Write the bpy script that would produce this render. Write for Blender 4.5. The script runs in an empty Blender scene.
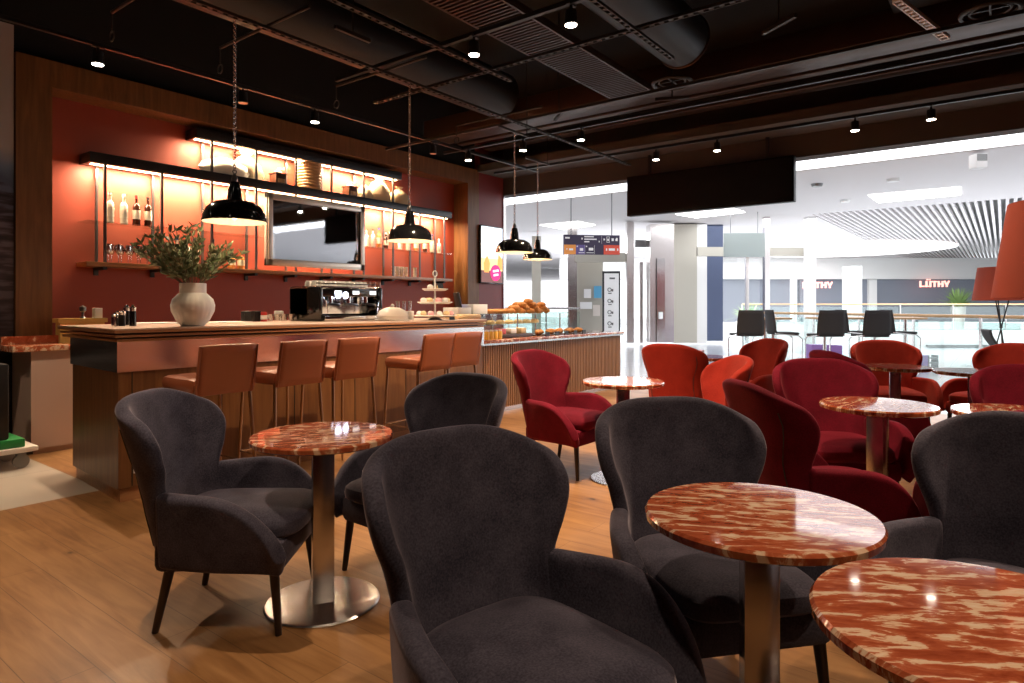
import bpy, bmesh, math, random
from math import pi, sin, cos, radians as rad, sqrt
from mathutils import Vector, Matrix
random.seed(4)
C = bpy.context.scene.collection
SC = bpy.context.scene
# ---------------------------------------------------------------- camera, world, exposure
cam_d = bpy.data.cameras.new('camera'); cam = bpy.data.objects.new('camera', cam_d); C.objects.link(cam)
cam.location = (0, 0, 1.3); cam.rotation_euler = (pi/2, 0, rad(37.2 - 90))
cam_d.sensor_width = 36; cam_d.lens = 22.75; cam_d.shift_y = -36/1024; cam_d.clip_end = 300
SC.camera = cam
SC.view_settings.view_transform = 'Standard'; SC.view_settings.look = 'None'
SC.cycles.transparent_max_bounces = 32
SC.view_settings.exposure = 0.0; SC.view_settings.gamma = 1; SC.view_settings.use_curve_mapping = False
wd = bpy.data.worlds.new('world'); SC.world = wd; wd.use_nodes = True
wd.node_tree.nodes['Background'].inputs[0].default_value = (.93, .96, 1, 1)
wd.node_tree.nodes['Background'].inputs[1].default_value = 2.2

def light(kind, name, loc, energy, color, rot=(0, 0, 0), **k):
    l = bpy.data.lights.new(name, kind); l.energy = energy; l.color = color
    for a, b in k.items(): setattr(l, a, b)
    o = bpy.data.objects.new(name, l); o.location = loc; o.rotation_euler = rot; C.objects.link(o); return o
# added area lights below the hall ceiling, put in to brighten the concourse
DAY = (.95, .97, 1)
for (x, y, sx, sy, e) in ((13.5, 2, 4, 10, 150), (21, 1, 7, 14, 800), (29, -6, 8, 16, 3600), (27, 14, 10, 12, 3000)):
    light('AREA', 'concourse_fill', (x, y, 4.0), e, DAY, shape='RECTANGLE', size=sx, size_y=sy)

# ---------------------------------------------------------------- materials
def mat(name):
    m = bpy.data.materials.new(name); m.use_nodes = True
    return m, m.node_tree.nodes, m.node_tree.links, m.node_tree.nodes['Principled BSDF']
def P(name, col, rough=.5, metal=0, **k):
    m, N, L, b = mat(name)
    b.inputs['Base Color'].default_value = (*col, 1); b.inputs['Roughness'].default_value = rough; b.inputs['Metallic'].default_value = metal
    for a, v in k.items(): b.inputs[a.replace('_', ' ')].default_value = v
    n = N.new('ShaderNodeTexNoise'); n.inputs['Scale'].default_value = 60
    bp = N.new('ShaderNodeBump'); bp.inputs['Strength'].default_value = .03; bp.inputs['Distance'].default_value = .002
    L.new(n.outputs[0], bp.inputs['Height']); L.new(bp.outputs[0], b.inputs['Normal'])
    return m
def E(name, col, st):
    m, N, L, b = mat(name)
    b.inputs['Base Color'].default_value = (*col, 1)
    b.inputs['Emission Color'].default_value = (*col, 1); b.inputs['Emission Strength'].default_value = st
    return m
def ramp(N, stops):
    r = N.new('ShaderNodeValToRGB'); e = r.color_ramp.elements
    while len(e) < len(stops): e.new(.5)
    for i, (p, c) in enumerate(stops): e[i].position = p; e[i].color = (*c, 1)
    return r
def coords(N, L, scale=(1, 1, 1), rot=(0, 0, 0), kind='Object'):
    t = N.new('ShaderNodeTexCoord'); mp = N.new('ShaderNodeMapping')
    mp.inputs['Scale'].default_value = scale; mp.inputs['Rotation'].default_value = rot
    L.new(t.outputs[kind], mp.inputs[0]); return mp
def wood(name, c1, c2, rough=.45, scale=(2, 2, .15), freq=14):
    m, N, L, b = mat(name)
    mp = coords(N, L, scale)
    n = N.new('ShaderNodeTexNoise'); n.inputs['Scale'].default_value = freq; n.inputs['Detail'].default_value = 6; n.inputs['Distortion'].default_value = .6
    L.new(mp.outputs[0], n.inputs['Vector'])
    r = ramp(N, [(.3, c1), (.7, c2)]); L.new(n.outputs[0], r.inputs[0]); L.new(r.outputs[0], b.inputs['Base Color'])
    bp = N.new('ShaderNodeBump'); bp.inputs['Strength'].default_value = .08; bp.inputs['Distance'].default_value = .003
    L.new(n.outputs[0], bp.inputs['Height']); L.new(bp.outputs[0], b.inputs['Normal'])
    b.inputs['Roughness'].default_value = rough; return m
def fabric(name, c1, c2, sheen, tint, freq=9):
    m, N, L, b = mat(name)
    mp = coords(N, L)
    n = N.new('ShaderNodeTexNoise'); n.inputs['Scale'].default_value = freq; n.inputs['Detail'].default_value = 5
    f = N.new('ShaderNodeTexNoise'); f.inputs['Scale'].default_value = 170; f.inputs['Detail'].default_value = 4
    mx = N.new('ShaderNodeMath'); mx.operation = 'MULTIPLY_ADD'; mx.inputs[1].default_value = .45
    ad = N.new('ShaderNodeMath'); ad.operation = 'MULTIPLY'; ad.inputs[1].default_value = .55
    L.new(mp.outputs[0], n.inputs['Vector']); L.new(mp.outputs[0], f.inputs['Vector'])
    L.new(f.outputs[0], ad.inputs[0]); L.new(n.outputs[0], mx.inputs[0]); L.new(ad.outputs[0], mx.inputs[2])
    r = ramp(N, [(.35, c1), (.65, c2)]); L.new(mx.outputs[0], r.inputs[0]); L.new(r.outputs[0], b.inputs['Base Color'])
    b.inputs['Roughness'].default_value = .85; b.inputs['Sheen Weight'].default_value = sheen
    b.inputs['Sheen Roughness'].default_value = .35; b.inputs['Sheen Tint'].default_value = (*tint, 1)
    b.inputs['Specular IOR Level'].default_value = .15
    bp = N.new('ShaderNodeBump'); bp.inputs['Strength'].default_value = .25; bp.inputs['Distance'].default_value = .002
    L.new(f.outputs[0], bp.inputs['Height']); L.new(bp.outputs[0], b.inputs['Normal'])
    return m
def marble(name):
    m, N, L, b = mat(name)
    mp = coords(N, L, (1.1, 3.4, 1), (0, 0, .35))
    d = N.new('ShaderNodeTexNoise'); d.inputs['Scale'].default_value = 5; d.inputs['Detail'].default_value = 5
    L.new(mp.outputs[0], d.inputs['Vector'])
    v = N.new('ShaderNodeVectorMath'); v.operation = 'MULTIPLY_ADD'; v.inputs[1].default_value = (.35, .35, .35)
    L.new(d.outputs[1], v.inputs[0]); L.new(mp.outputs[0], v.inputs[2])
    n = N.new('ShaderNodeTexNoise'); n.inputs['Scale'].default_value = 11; n.inputs['Detail'].default_value = 8; n.inputs['Roughness'].default_value = .55
    L.new(v.outputs[0], n.inputs['Vector'])
    r = ramp(N, [(.30, (.26, .045, .018)), (.49, (.42, .10, .042)), (.545, (.50, .17, .085)), (.575, (.72, .48, .33)), (.72, (.78, .63, .48))])
    L.new(n.outputs[0], r.inputs[0]); L.new(r.outputs[0], b.inputs['Base Color'])
    b.inputs['Roughness'].default_value = .07; b.inputs['Coat Weight'].default_value = .5; b.inputs['Coat Roughness'].default_value = .03
    return m
def brushed(name, col, rough, scale=(1, 1, 60)):
    m, N, L, b = mat(name)
    b.inputs['Metallic'].default_value = 1; b.inputs['Base Color'].default_value = (*col, 1)
    mp = coords(N, L, scale); n = N.new('ShaderNodeTexNoise'); n.inputs['Scale'].default_value = 8
    L.new(mp.outputs[0], n.inputs['Vector'])
    mr = N.new('ShaderNodeMapRange'); mr.inputs[3].default_value = rough*.8; mr.inputs[4].default_value = rough*1.25
    L.new(n.outputs[0], mr.inputs[0]); L.new(mr.outputs[0], b.inputs['Roughness']); return m
def floor_mat():
    m, N, L, b = mat('oak_planks')
    mp = coords(N, L, (1, 1, 1), (0, 0, pi/2))
    br = N.new('ShaderNodeTexBrick'); br.inputs['Scale'].default_value = 1; br.inputs['Brick Width'].default_value = 1.9; br.inputs['Row Height'].default_value = .19
    br.inputs['Mortar Size'].default_value = .0016; br.inputs['Mortar Smooth'].default_value = .3; br.inputs['Bias'].default_value = 0
    br.inputs['Color1'].default_value = (.9, .9, .9, 1); br.inputs['Color2'].default_value = (.35, .35, .35, 1); br.inputs['Mortar'].default_value = (0, 0, 0, 1)
    br.offset = .37
    L.new(mp.outputs[0], br.inputs['Vector'])
    mp2 = coords(N, L, (7, .7, 1)); n = N.new('ShaderNodeTexNoise'); n.inputs['Scale'].default_value = 3; n.inputs['Detail'].default_value = 7; n.inputs['Distortion'].default_value = .8
    L.new(mp2.outputs[0], n.inputs['Vector'])
    big = N.new('ShaderNodeTexNoise'); big.inputs['Scale'].default_value = 1.6; big.inputs['Detail'].default_value = 3
    L.new(mp.outputs[0], big.inputs['Vector'])
    s1 = N.new('ShaderNodeMath'); s1.operation = 'MULTIPLY_ADD'; s1.inputs[1].default_value = .55
    s2 = N.new('ShaderNodeMath'); s2.operation = 'MULTIPLY'; s2.inputs[1].default_value = .45
    L.new(n.outputs[0], s1.inputs[0]); L.new(big.outputs[0], s2.inputs[0]); L.new(s2.outputs[0], s1.inputs[2])
    s3 = N.new('ShaderNodeMath'); s3.operation = 'MULTIPLY_ADD'; s3.inputs[1].default_value = .16
    L.new(br.outputs[0], s3.inputs[0]); L.new(s1.outputs[0], s3.inputs[2])
    r = ramp(N, [(.36, (.12, .05, .017)), (.52, (.25, .115, .04)), (.72, (.37, .19, .075))]); L.new(s3.outputs[0], r.inputs[0])
    kn = N.new('ShaderNodeTexVoronoi'); kn.inputs['Scale'].default_value = 2.4
    mpk = coords(N, L, (1.6, 1, 1)); L.new(mpk.outputs[0], kn.inputs['Vector'])
    kr = ramp(N, [(.045, (.10, .07, .06)), (.075, (.75, .7, .65)), (.16, (1, 1, 1))]); L.new(kn.outputs[0], kr.inputs[0])
    mx = N.new('ShaderNodeMix'); mx.data_type = 'RGBA'; mx.blend_type = 'MULTIPLY'; mx.inputs[0].default_value = 1
    L.new(r.outputs[0], mx.inputs[6]); L.new(kr.outputs[0], mx.inputs[7])
    mg = N.new('ShaderNodeMix'); mg.data_type = 'RGBA'; mg.blend_type = 'MIX'; mg.inputs[7].default_value = (.07, .035, .015, 1)
    mm = N.new('ShaderNodeMath'); mm.operation = 'MULTIPLY'; mm.inputs[1].default_value = .6
    L.new(br.outputs[1], mm.inputs[0]); L.new(mm.outputs[0], mg.inputs[0]); L.new(mx.outputs[2], mg.inputs[6])
    L.new(mg.outputs[2], b.inputs['Base Color'])
    b.inputs['Roughness'].default_value = .38
    bp = N.new('ShaderNodeBump'); bp.inputs['Strength'].default_value = .1; bp.inputs['Distance'].default_value = .003
    L.new(s1.outputs[0], bp.inputs['Height']); L.new(bp.outputs[0], b.inputs['Normal'])
    return m
def tile_mat(name, c1, c2, sx, rough):
    m, N, L, b = mat(name); mp = coords(N, L)
    br = N.new('ShaderNodeTexBrick'); br.offset = 0; br.inputs['Scale'].default_value = 1; br.inputs['Brick Width'].default_value = sx; br.inputs['Row Height'].default_value = sx
    br.inputs['Mortar Size'].default_value = .004; br.inputs['Color1'].default_value = (*c1, 1); br.inputs['Color2'].default_value = (*c2, 1)
    br.inputs['Mortar'].default_value = (c1[0]*.6, c1[1]*.6, c1[2]*.6, 1)
    L.new(mp.outputs[0], br.inputs['Vector']); L.new(br.outputs[0], b.inputs['Base Color']); b.inputs['Roughness'].default_value = rough; return m
def glass_mat(name, tint=(1, 1, 1), refl=.08, rough=.02):
    m, N, L, b = mat(name); N.remove(b)
    t = N.new('ShaderNodeBsdfTransparent'); t.inputs[0].default_value = (*tint, 1)
    g = N.new('ShaderNodeBsdfGlossy'); g.inputs['Roughness'].default_value = rough
    fr = N.new('ShaderNodeLayerWeight'); pw = N.new('ShaderNodeMath'); pw.operation = 'POWER'; pw.inputs[1].default_value = 5; L.new(fr.outputs['Facing'], pw.inputs[0])
    ml = N.new('ShaderNodeMath'); ml.operation = 'MULTIPLY_ADD'; ml.inputs[1].default_value = .7; ml.inputs[2].default_value = refl*.5; L.new(pw.outputs[0], ml.inputs[0])
    x = N.new('ShaderNodeMixShader'); L.new(ml.outputs[0], x.inputs[0]); L.new(t.outputs[0], x.inputs[1]); L.new(g.outputs[0], x.inputs[2])
    L.new(x.outputs[0], N['Material Output'].inputs[0]); return m
def mural_mat():
    m, N, L, b = mat('mountain_mural'); mp = coords(N, L)
    sp = N.new('ShaderNodeSeparateXYZ'); L.new(mp.outputs[0], sp.inputs[0])
    n = N.new('ShaderNodeTexNoise'); n.inputs['Scale'].default_value = 3; L.new(mp.outputs[0], n.inputs['Vector'])
    a = N.new('ShaderNodeMath'); a.operation = 'MULTIPLY_ADD'; a.inputs[1].default_value = .5; L.new(n.outputs[0], a.inputs[0]); L.new(sp.outputs[2], a.inputs[2])
    mr = N.new('ShaderNodeMapRange'); mr.inputs[1].default_value = .5; mr.inputs[2].default_value = 4.0; L.new(a.outputs[0], mr.inputs[0])
    r = ramp(N, [(.25, (.03, .02, .025)), (.5, (.10, .08, .09)), (.62, (.07, .10, .17)), (.66, (.16, .22, .33)), (.72, (.42, .37, .36)), (1, (.40, .34, .33))])
    L.new(mr.outputs[0], r.inputs[0])
    mp2 = coords(N, L, (1.5, 1, 9)); n2 = N.new('ShaderNodeTexNoise'); n2.inputs['Scale'].default_value = 2; n2.inputs['Detail'].default_value = 6; L.new(mp2.outputs[0], n2.inputs['Vector'])
    r2 = ramp(N, [(.4, (.12, .08, .09)), (.5, (.5, .3, .3)), (.6, (1.3, 1.25, 1.3))]); L.new(n2.outputs[0], r2.inputs[0])
    lt = N.new('ShaderNodeMath'); lt.operation = 'LESS_THAN'; lt.inputs[1].default_value = .60; L.new(mr.outputs[0], lt.inputs[0])
    mx = N.new('ShaderNodeMix'); mx.data_type = 'RGBA'; mx.blend_type = 'MULTIPLY'
    L.new(lt.outputs[0], mx.inputs[0]); L.new(r.outputs[0], mx.inputs[6]); L.new(r2.outputs[0], mx.inputs[7]); L.new(mx.outputs[2], b.inputs['Base Color'])
    b.inputs['Roughness'].default_value = .6; return m
M = dict(
 floor=floor_mat(), stone=tile_mat('pale_stone', (.48, .42, .36), (.44, .39, .34), 1.2, .3), hall=tile_mat('concourse_tile', (.50, .52, .54), (.46, .48, .50), .9, .16),
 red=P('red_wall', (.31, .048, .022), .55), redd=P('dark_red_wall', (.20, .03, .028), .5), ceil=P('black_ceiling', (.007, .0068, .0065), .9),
 beam=P('beam_brown', (.075, .064, .06), .8), black=P('black_paint', (.012, .012, .013), .45), blk=P('gloss_black', (.008, .008, .009), .12, 0, Coat_Weight=.6),
 shelfm=P('anthracite_steel', (.03, .028, .03), .4, .3), post=P('dark_post', (.12, .11, .11), .35, .8),
 oak=wood('portal_oak', (.13, .052, .014), (.22, .09, .026), .5), oakc=wood('counter_oak', (.30, .13, .05), (.42, .20, .085), .35, (.3, 2, 2)),
 oakd=wood('panel_oak', (.12, .045, .014), (.20, .085, .028), .4), oakr=wood('rail_oak', (.55, .33, .16), (.66, .42, .22), .4, (.3, 2, 2)),
 slat=wood('slat_oak', (.26, .12, .05), (.38, .19, .085), .5), ctop=P('counter_top_laminate', (.55, .40, .31), .3),
 steel=brushed('brushed_steel', (.62, .58, .57), .22), steelh=brushed('brushed_steel_band', (.84, .78, .78), .22, (.6, .6, 60)), chrome=P('chrome', (.75, .74, .74), .12, 1),
 steelb=brushed('steel_base', (.60, .57, .56), .24, (3, .4, 1)), brass=P('bronze_leg', (.36, .23, .14), .3, 1),
 grey=fabric('charcoal_velvet', (.024, .022, .036), (.082, .074, .104), .55, (.60, .52, .60)),
 crim=fabric('crimson_velvet', (.085, .002, .008), (.165, .005, .018), .3, (1, .22, .28)),
 orng=fabric('orange_red_velvet', (.22, .014, .008), (.31, .024, .013), .2, (1, .4, .3)),
 legw=wood('dark_leg_wood', (.018, .009, .006), (.035, .018, .011), .35), leath=P('cognac_leather', (.27, .075, .030), .42, 0, Coat_Weight=.1),
 marble=marble('red_marble'), white=P('white_paint', (.78, .77, .76), .5), hceil=P('hall_ceiling_white', (.66, .62, .62), .7), whiteg=P('white_glaze', (.80, .78, .75), .3),
 cream=P('vase_ceramic', (.84, .85, .85), .6), glass=glass_mat('clear_glass'), gglass=glass_mat('shelf_glass', (.90, .975, .96), .2), frost=P('frosted_panel', (.30, .34, .33), .4),
 bronze=P('bronze_duct', (.085, .048, .033), .38, .7), duct=P('dark_duct', (.02, .018, .017), .5, .4), rail=P('dark_rail', (.05, .042, .036), .5, .6),
 led=E('led_warm', (1, .62, .32), 26), lens=E('spot_lens', (1, .86, .70), 30), bulb=E('bulb_warm', (1, .7, .42), 6), shin=P('shade_inside', (.55, .48, .38), .6),
 panel=E('light_panel', (1, 1, 1), 3.2), strip=E('light_strip', (.93, .96, 1), 2.2), ocul=E('skylight', (1, .99, .97), 2.2),  # light_strip also gives the lit hall soffit its brightness as glow
 mural=mural_mat(), screen=P('dead_screen', (.002, .002, .002), .5, 0, Specular_IOR_Level=.2), shade=P('orange_lamp_fabric', (.30, .045, .02), .85),
 mirror=P('mirror_glass', (.82, .84, .86), .02, 1), silver=P('silver_frame', (.80, .70, .60), .35, .55), yel=P('yellow_board', (.72, .45, .12), .5),
 leaf=P('olive_leaf', (.11, .155, .07), .6), leaf2=P('pale_leaf', (.26, .30, .18), .6), stem=P('twig', (.16, .11, .06), .7), fern=P('fern_green', (.28, .42, .14), .6),
 green=P('green_plastic', (.02, .25, .06), .4), bglass=P('brown_bottle_glass', (.05, .014, .006), .08), cglass=P('pale_bottle_glass', (.72, .62, .50), .1, 0, Alpha=1),
 label=P('paper_label', (.75, .68, .55), .6), orangeb=P('amber_liqueur', (.55, .22, .06), .1), blue=P('blue_cap', (.03, .09, .35), .4), redc=P('red_can', (.5, .03, .03), .35),
 sack=P('burlap', (.55, .40, .24), .9), sackw=P('pale_cloth', (.80, .74, .64), .9), dwood=wood('mill_wood', (.05, .02, .01), (.09, .035, .015), .4), lwood=wood('light_wood', (.40, .22, .09), (.5, .29, .13), .5),
 bread=P('golden_crust', (.50, .21, .055), .6), pale=P('pale_pastry', (.72, .52, .28), .6), juice=P('yellow_juice', (.80, .48, .09), .25), choc=P('chocolate', (.06, .03, .02), .5),
 navy=P('navy_cladding', (.06, .08, .15), .5), shop=P('shop_front_grey', (.22, .24, .29), .6), sign1=P('sign_aubergine', (.045, .035, .075), .5), sign2=P('sign_orange', (.85, .33, .08), .5),
 sign3=P('sign_purple', (.12, .09, .27), .5), sign4=P('sign_red', (.70, .09, .05), .5), signw=P('sign_white', (.9, .9, .9), .5), poster=P('blue_poster', (.12, .42, .68), .5),
 beige=P('beige_cladding', (.46, .43, .37), .5), neon=E('neon_letters', (1, .45, .38), 1.5), purple=P('purple_sign_panel', (.30, .16, .45), .5), cab=P('cabinet_laminate', (.50, .36, .30), .5),
 scr1=E('screen_white', (.85, .92, 1), 1.3), scr2=E('screen_orange', (1, .42, .10), 1.0), scr3=E('screen_magenta', (.85, .02, .22), 1.0), scr4=E('screen_brown', (.22, .09, .08), .8), scr5=E('screen_blue', (.12, .14, .3), .7), scr6=E('screen_yellow', (1, .75, .35), 1.1),
 pearl=P('mesh_black', (.02, .018, .02), .7), tarp=P('warm_white_plastic', (.75, .68, .62), .4), knob=P('steel_dark', (.2, .2, .2), .3, 1), tape=P('pink', (.7, .35, .36), .5),
)
# ---------------------------------------------------------------- mesh helpers
class B:
    def __init__(s): s.b = bmesh.new()
    def _x(s, vs, mx):
        bmesh.ops.transform(s.b, matrix=mx, verts=vs)
    def box(s, c, d, rz=0, rx=0, ry=0, bev=0, seg=2):
        r = bmesh.ops.create_cube(s.b, size=1); vs = r['verts']
        s._x(vs, Matrix.Diagonal((*d, 1)))
        if bev:
            es = list({e for v in vs for e in v.link_edges})
            q = bmesh.ops.bevel(s.b, geom=es, offset=bev, segments=seg, profile=.5, affect='EDGES'); vs = list({v for f in q['faces'] for v in f.verts} | {v for v in vs if v.is_valid})
        s._x(vs, Matrix.Translation(c) @ Matrix.Rotation(rz, 4, 'Z') @ Matrix.Rotation(ry, 4, 'Y') @ Matrix.Rotation(rx, 4, 'X')); return s
    def bb(s, x0, x1, y0, y1, z0, z1, bev=0): return s.box(((x0+x1)/2, (y0+y1)/2, (z0+z1)/2), (abs(x1-x0), abs(y1-y0), abs(z1-z0)), bev=bev)
    def cyl(s, p0, p1, r0, r1=None, seg=16, cap=True):
        p0 = Vector(p0); p1 = Vector(p1); r1 = r0 if r1 is None else r1; d = p1-p0
        r = bmesh.ops.create_cone(s.b, cap_ends=cap, segments=seg, radius1=r0, radius2=r1, depth=d.length)
        s._x(r['verts'], Matrix.Translation((p0+p1)/2) @ d.to_track_quat('Z', 'Y').to_matrix().to_4x4()); return s
    def tube(s, pts, r, seg=8):
        for a, b in zip(pts, pts[1:]): s.cyl(a, b, r, r, seg)
        for p in pts[1:-1]: s.sph(p, (r, r, r), seg, 6)
        return s
    def sph(s, c, d, u=16, v=10, mx=None):
        r = bmesh.ops.create_uvsphere(s.b, u_segments=u, v_segments=v, radius=1)
        s._x(r['verts'], Matrix.Translation(c) @ (mx or Matrix()) @ Matrix.Diagonal((*d, 1))); return s
    def lathe(s, prof, seg=32, c=(0, 0, 0), fl=None):
        rings = []
        for (r, z) in prof:
            if r < 1e-5: rings.append([s.b.verts.new((c[0], c[1], c[2]+z))])
            else: rings.append([s.b.verts.new((c[0]+r*cos(2*pi*i/seg)*(fl(i, z) if fl else 1), c[1]+r*sin(2*pi*i/seg)*(fl(i, z) if fl else 1), c[2]+z)) for i in range(seg)])
        for a, b in zip(rings, rings[1:]):
            for i in range(seg):
                j = (i+1) % seg; q = []
                q += [a[i], a[j]] if len(a) > 1 else [a[0]]
                q += [b[j], b[i]] if len(b) > 1 else [b[0]]
                if len(q) > 2: s.b.faces.new(q)
        return s
    def prism(s, poly, z0, z1):
        a = [s.b.verts.new((x, y, z0)) for x, y in poly]; b = [s.b.verts.new((x, y, z1)) for x, y in poly]; n = len(poly)
        s.b.faces.new(a[::-1]); s.b.faces.new(b)
        for i in range(n): s.b.faces.new((a[i], a[(i+1) % n], b[(i+1) % n], b[i]))
        return s
    def torus(s, c, R, r, mx=None, u=32, v=8):
        vs = []
        for i in range(u):
            a = 2*pi*i/u; vs.append([s.b.verts.new(((R+r*cos(2*pi*j/v))*cos(a), (R+r*cos(2*pi*j/v))*sin(a), r*sin(2*pi*j/v))) for j in range(v)])
        for i in range(u):
            for j in range(v): s.b.faces.new((vs[i][j], vs[(i+1) % u][j], vs[(i+1) % u][(j+1) % v], vs[i][(j+1) % v]))
        s._x([x for q in vs for x in q], Matrix.Translation(c) @ (mx or Matrix())); return s
    def grid(s, f, nu, nv):
        g = [[s.b.verts.new(f(i/nu, j/nv)) for j in range(nv+1)] for i in range(nu+1)]
        for i in range(nu):
            for j in range(nv): s.b.faces.new((g[i][j], g[i+1][j], g[i+1][j+1], g[i][j+1]))
        return s
    def build(s, name, m, parent=None, loc=(0, 0, 0), rz=0, smooth=True):
        bmesh.ops.recalc_face_normals(s.b, faces=s.b.faces)
        for f in s.b.faces: f.smooth = smooth
        if smooth:
            for e in s.b.edges:
                if len(e.link_faces) == 2 and e.calc_face_angle(0) > .6: e.smooth = False
        me = bpy.data.meshes.new(name); s.b.to_mesh(me); s.b.free(); me.materials.append(m)
        o = bpy.data.objects.new(name, me); C.objects.link(o); o.location = loc; o.rotation_euler = (0, 0, rz)
        if parent: o.parent = parent
        return o
def tag(o, label=None, cat=None, group=None, kind=None):
    if label: o['label'] = label
    if cat: o['category'] = cat
    if group: o['group'] = group
    if kind: o['kind'] = kind
    return o
def thing(name, label, cat, loc=(0, 0, 0), rz=0, group=None):
    o = bpy.data.objects.new(name, None); o.empty_display_size = .1; C.objects.link(o); o.location = loc; o.rotation_euler = (0, 0, rz)
    return tag(o, label, cat, group)
def struct(o): o['kind'] = 'structure'; return o
def dup(root, loc, rz, label, group=None, name=None):
    r = root.copy(); C.objects.link(r); r.location = loc; r.rotation_euler = (0, 0, rz); r['label'] = label
    if group: r['group'] = group
    for ch in list(root.children):
        c = ch.copy(); C.objects.link(c); c.parent = r
        for g in list(ch.children):
            d = g.copy(); C.objects.link(d); d.parent = c
    return r
def paint(root, m, names):
    for ch in root.children:
        if ch.name.split('.')[0] in names:
            ch.data = ch.data.copy(); ch.data.materials[0] = m
NTH = ['first', 'second', 'third', 'fourth', 'fifth', 'sixth', 'seventh', 'eighth', 'ninth', 'tenth', 'eleventh', 'twelfth', 'thirteenth', 'fourteenth', 'fifteenth', 'sixteenth', 'seventeenth', 'eighteenth', 'nineteenth', 'twentieth']
HR = rad(-52.8)      # the concourse grid is turned against the cafe
def hp(r, d, z=0): return (r*.6046+d*.7965, -r*.7965+d*.6046, z)

# ---------------------------------------------------------------- the cafe shell
WV, PV, SV, BU = 7.61, 7.285, 7.34, 9.35     # back wall, portal front, shelf front, hall beam plane
struct(B().prism([(-4, -5), (BU, -5), (BU, 7.7), (1.9, 7.7), (1.9, 5.06), (-4, 5.06)], -.06, 0).build('floor', M['floor'], smooth=False))
struct(B().prism([(-4, 5.06), (1.9, 5.06), (1.9, 7.7), (-4, 7.7)], -.06, 0).build('floor_stone', M['stone'], smooth=False))
struct(B().prism([(BU, -40), (60, -40), (60, 45), (BU, 45)], -.06, 0).build('floor_concourse', M['hall'], smooth=False))
struct(B().bb(1.9, 8.7, WV, WV+.12, 0, 4.7).build('wall_back', M['red'], smooth=False))
pl0, pl1, pr0, pr1 = 1.996, 2.285, 8.353, 8.645
zi, zo = 3.40, 3.655
struct(B().bb(pl0, pl1, PV, WV, 0, zo).bb(pr0, pr1, PV, WV, 0, zo).bb(pl1, pr0, PV, WV, zi, zo).build('trim_1', M['oak'], smooth=False))
struct(B().bb(-4, pl0-.01, PV+.02, PV+.22, 0, 3.9).build('wall_left', M['mural'], smooth=False))
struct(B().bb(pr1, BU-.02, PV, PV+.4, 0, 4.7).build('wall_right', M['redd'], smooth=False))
struct(B().bb(BU-.03, BU+.04, PV-.02, PV+.42, 0, 3.3).build('trim_2', M['steel'], smooth=False))
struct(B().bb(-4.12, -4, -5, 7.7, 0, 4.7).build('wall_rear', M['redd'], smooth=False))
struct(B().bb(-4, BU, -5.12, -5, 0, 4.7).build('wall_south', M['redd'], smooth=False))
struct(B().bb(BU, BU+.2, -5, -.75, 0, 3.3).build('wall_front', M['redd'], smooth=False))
struct(B().bb(BU, BU+.35, -.75, -.55, 0, 3.3).build('trim_3', M['white'], smooth=False))
struct(B().bb(-4, BU+.1, -5, 7.7, 4.7, 4.85).build('ceiling', M['ceil'], smooth=False))
struct(B().bb(pl0-6, pr1, PV+.1, WV+.1, zo, 4.7).build('wall_soffit', M['ceil'], smooth=False))
struct(B().bb(BU, BU+.25, -5, PV+.4, 3.31, 4.7).build('beam', M['beam'], smooth=False))
# sloped brown soffit in front of the beam
struct(B().bb(BU-.75, BU, -5, PV, 3.62, 3.74).build('trim_4', M['beam'], smooth=False))
struct(B().bb(BU+.25, BU+.95, -6, PV+3, 3.32, 3.40).build('trim_5', M['strip'], smooth=False))  # lit white soffit, its brightness put in as glow of the material
struct(B().bb(BU+.95, BU+1.02, -6, PV+3, 3.32, 4.2).build('trim_6', M['hceil'], smooth=False))
# black information screen hung at the beam
sv0, sv1 = (2.233,2.728)[0], (4.711,2.972)[0]
o = thing('display_screen', 'wide black switched-off screen hanging across the hall opening', 'screen', (BU-.1, (sv0+sv1)/2, 2.7))
B().bb(-.06, .06, -(sv1-sv0)/2, (sv1-sv0)/2, .0, .62, bev=.008).build('screen_casing', M['screen'], o)
B().bb(-.068, -.06, -(sv1-sv0)/2+.03, (sv1-sv0)/2-.03, .03, .59).build('screen_glass', M['screen'], o)
for sy in (-.88, .88): B().bb(-.02, .02, sy-.02, sy+.02, .62, .92).build('hanger', M['black'], o)

# ---------------------------------------------------------------- ceiling services
ZR = 3.36
def rail(name, label, cat, p0, p1, w, m, holes=False):
    p0 = Vector(p0); p1 = Vector(p1); L = (p1-p0).length; rz = math.atan2(p1.y-p0.y, p1.x-p0.x)
    b = B()
    if holes:
        b.box((L/2, -w*.42, 0), (L, w*.16, w*.5)); b.box((L/2, w*.42, 0), (L, w*.16, w*.5))
        n = int(L/.075)
        for i in range(n+1): b.box((i*L/n, 0, 0), (.035, w*.7, w*.4))
    else: b.box((L/2, 0, 0), (L, w, w))
    o = b.build(name, m, loc=p0, rz=rz, smooth=False); tag(o, label, cat); return o
rail('ceiling_channel', 'long perforated channel under the ceiling above the pendant lamps', 'ceiling rail', (-1, 4.36, ZR), (8.6, 4.36, ZR), .045, M['rail'], True)
rail('ceiling_channel', 'perforated channel parallel to the bar, above the grey armchairs', 'ceiling rail', (.5, 3.59, ZR), (4.7, 3.59, ZR), .045, M['rail'], True)
rail('ceiling_channel', 'short perforated channel under the ceiling near its middle', 'ceiling rail', (2, 2.2, ZR), (5.1, 2.2, ZR), .045, M['rail'], True)
rail('ceiling_channel', 'perforated channel crossing the ceiling middle from the round duct', 'ceiling rail', (4.5, -1, ZR+.05), (4.5, 5.2, ZR+.05), .05, M['rail'], True)
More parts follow.
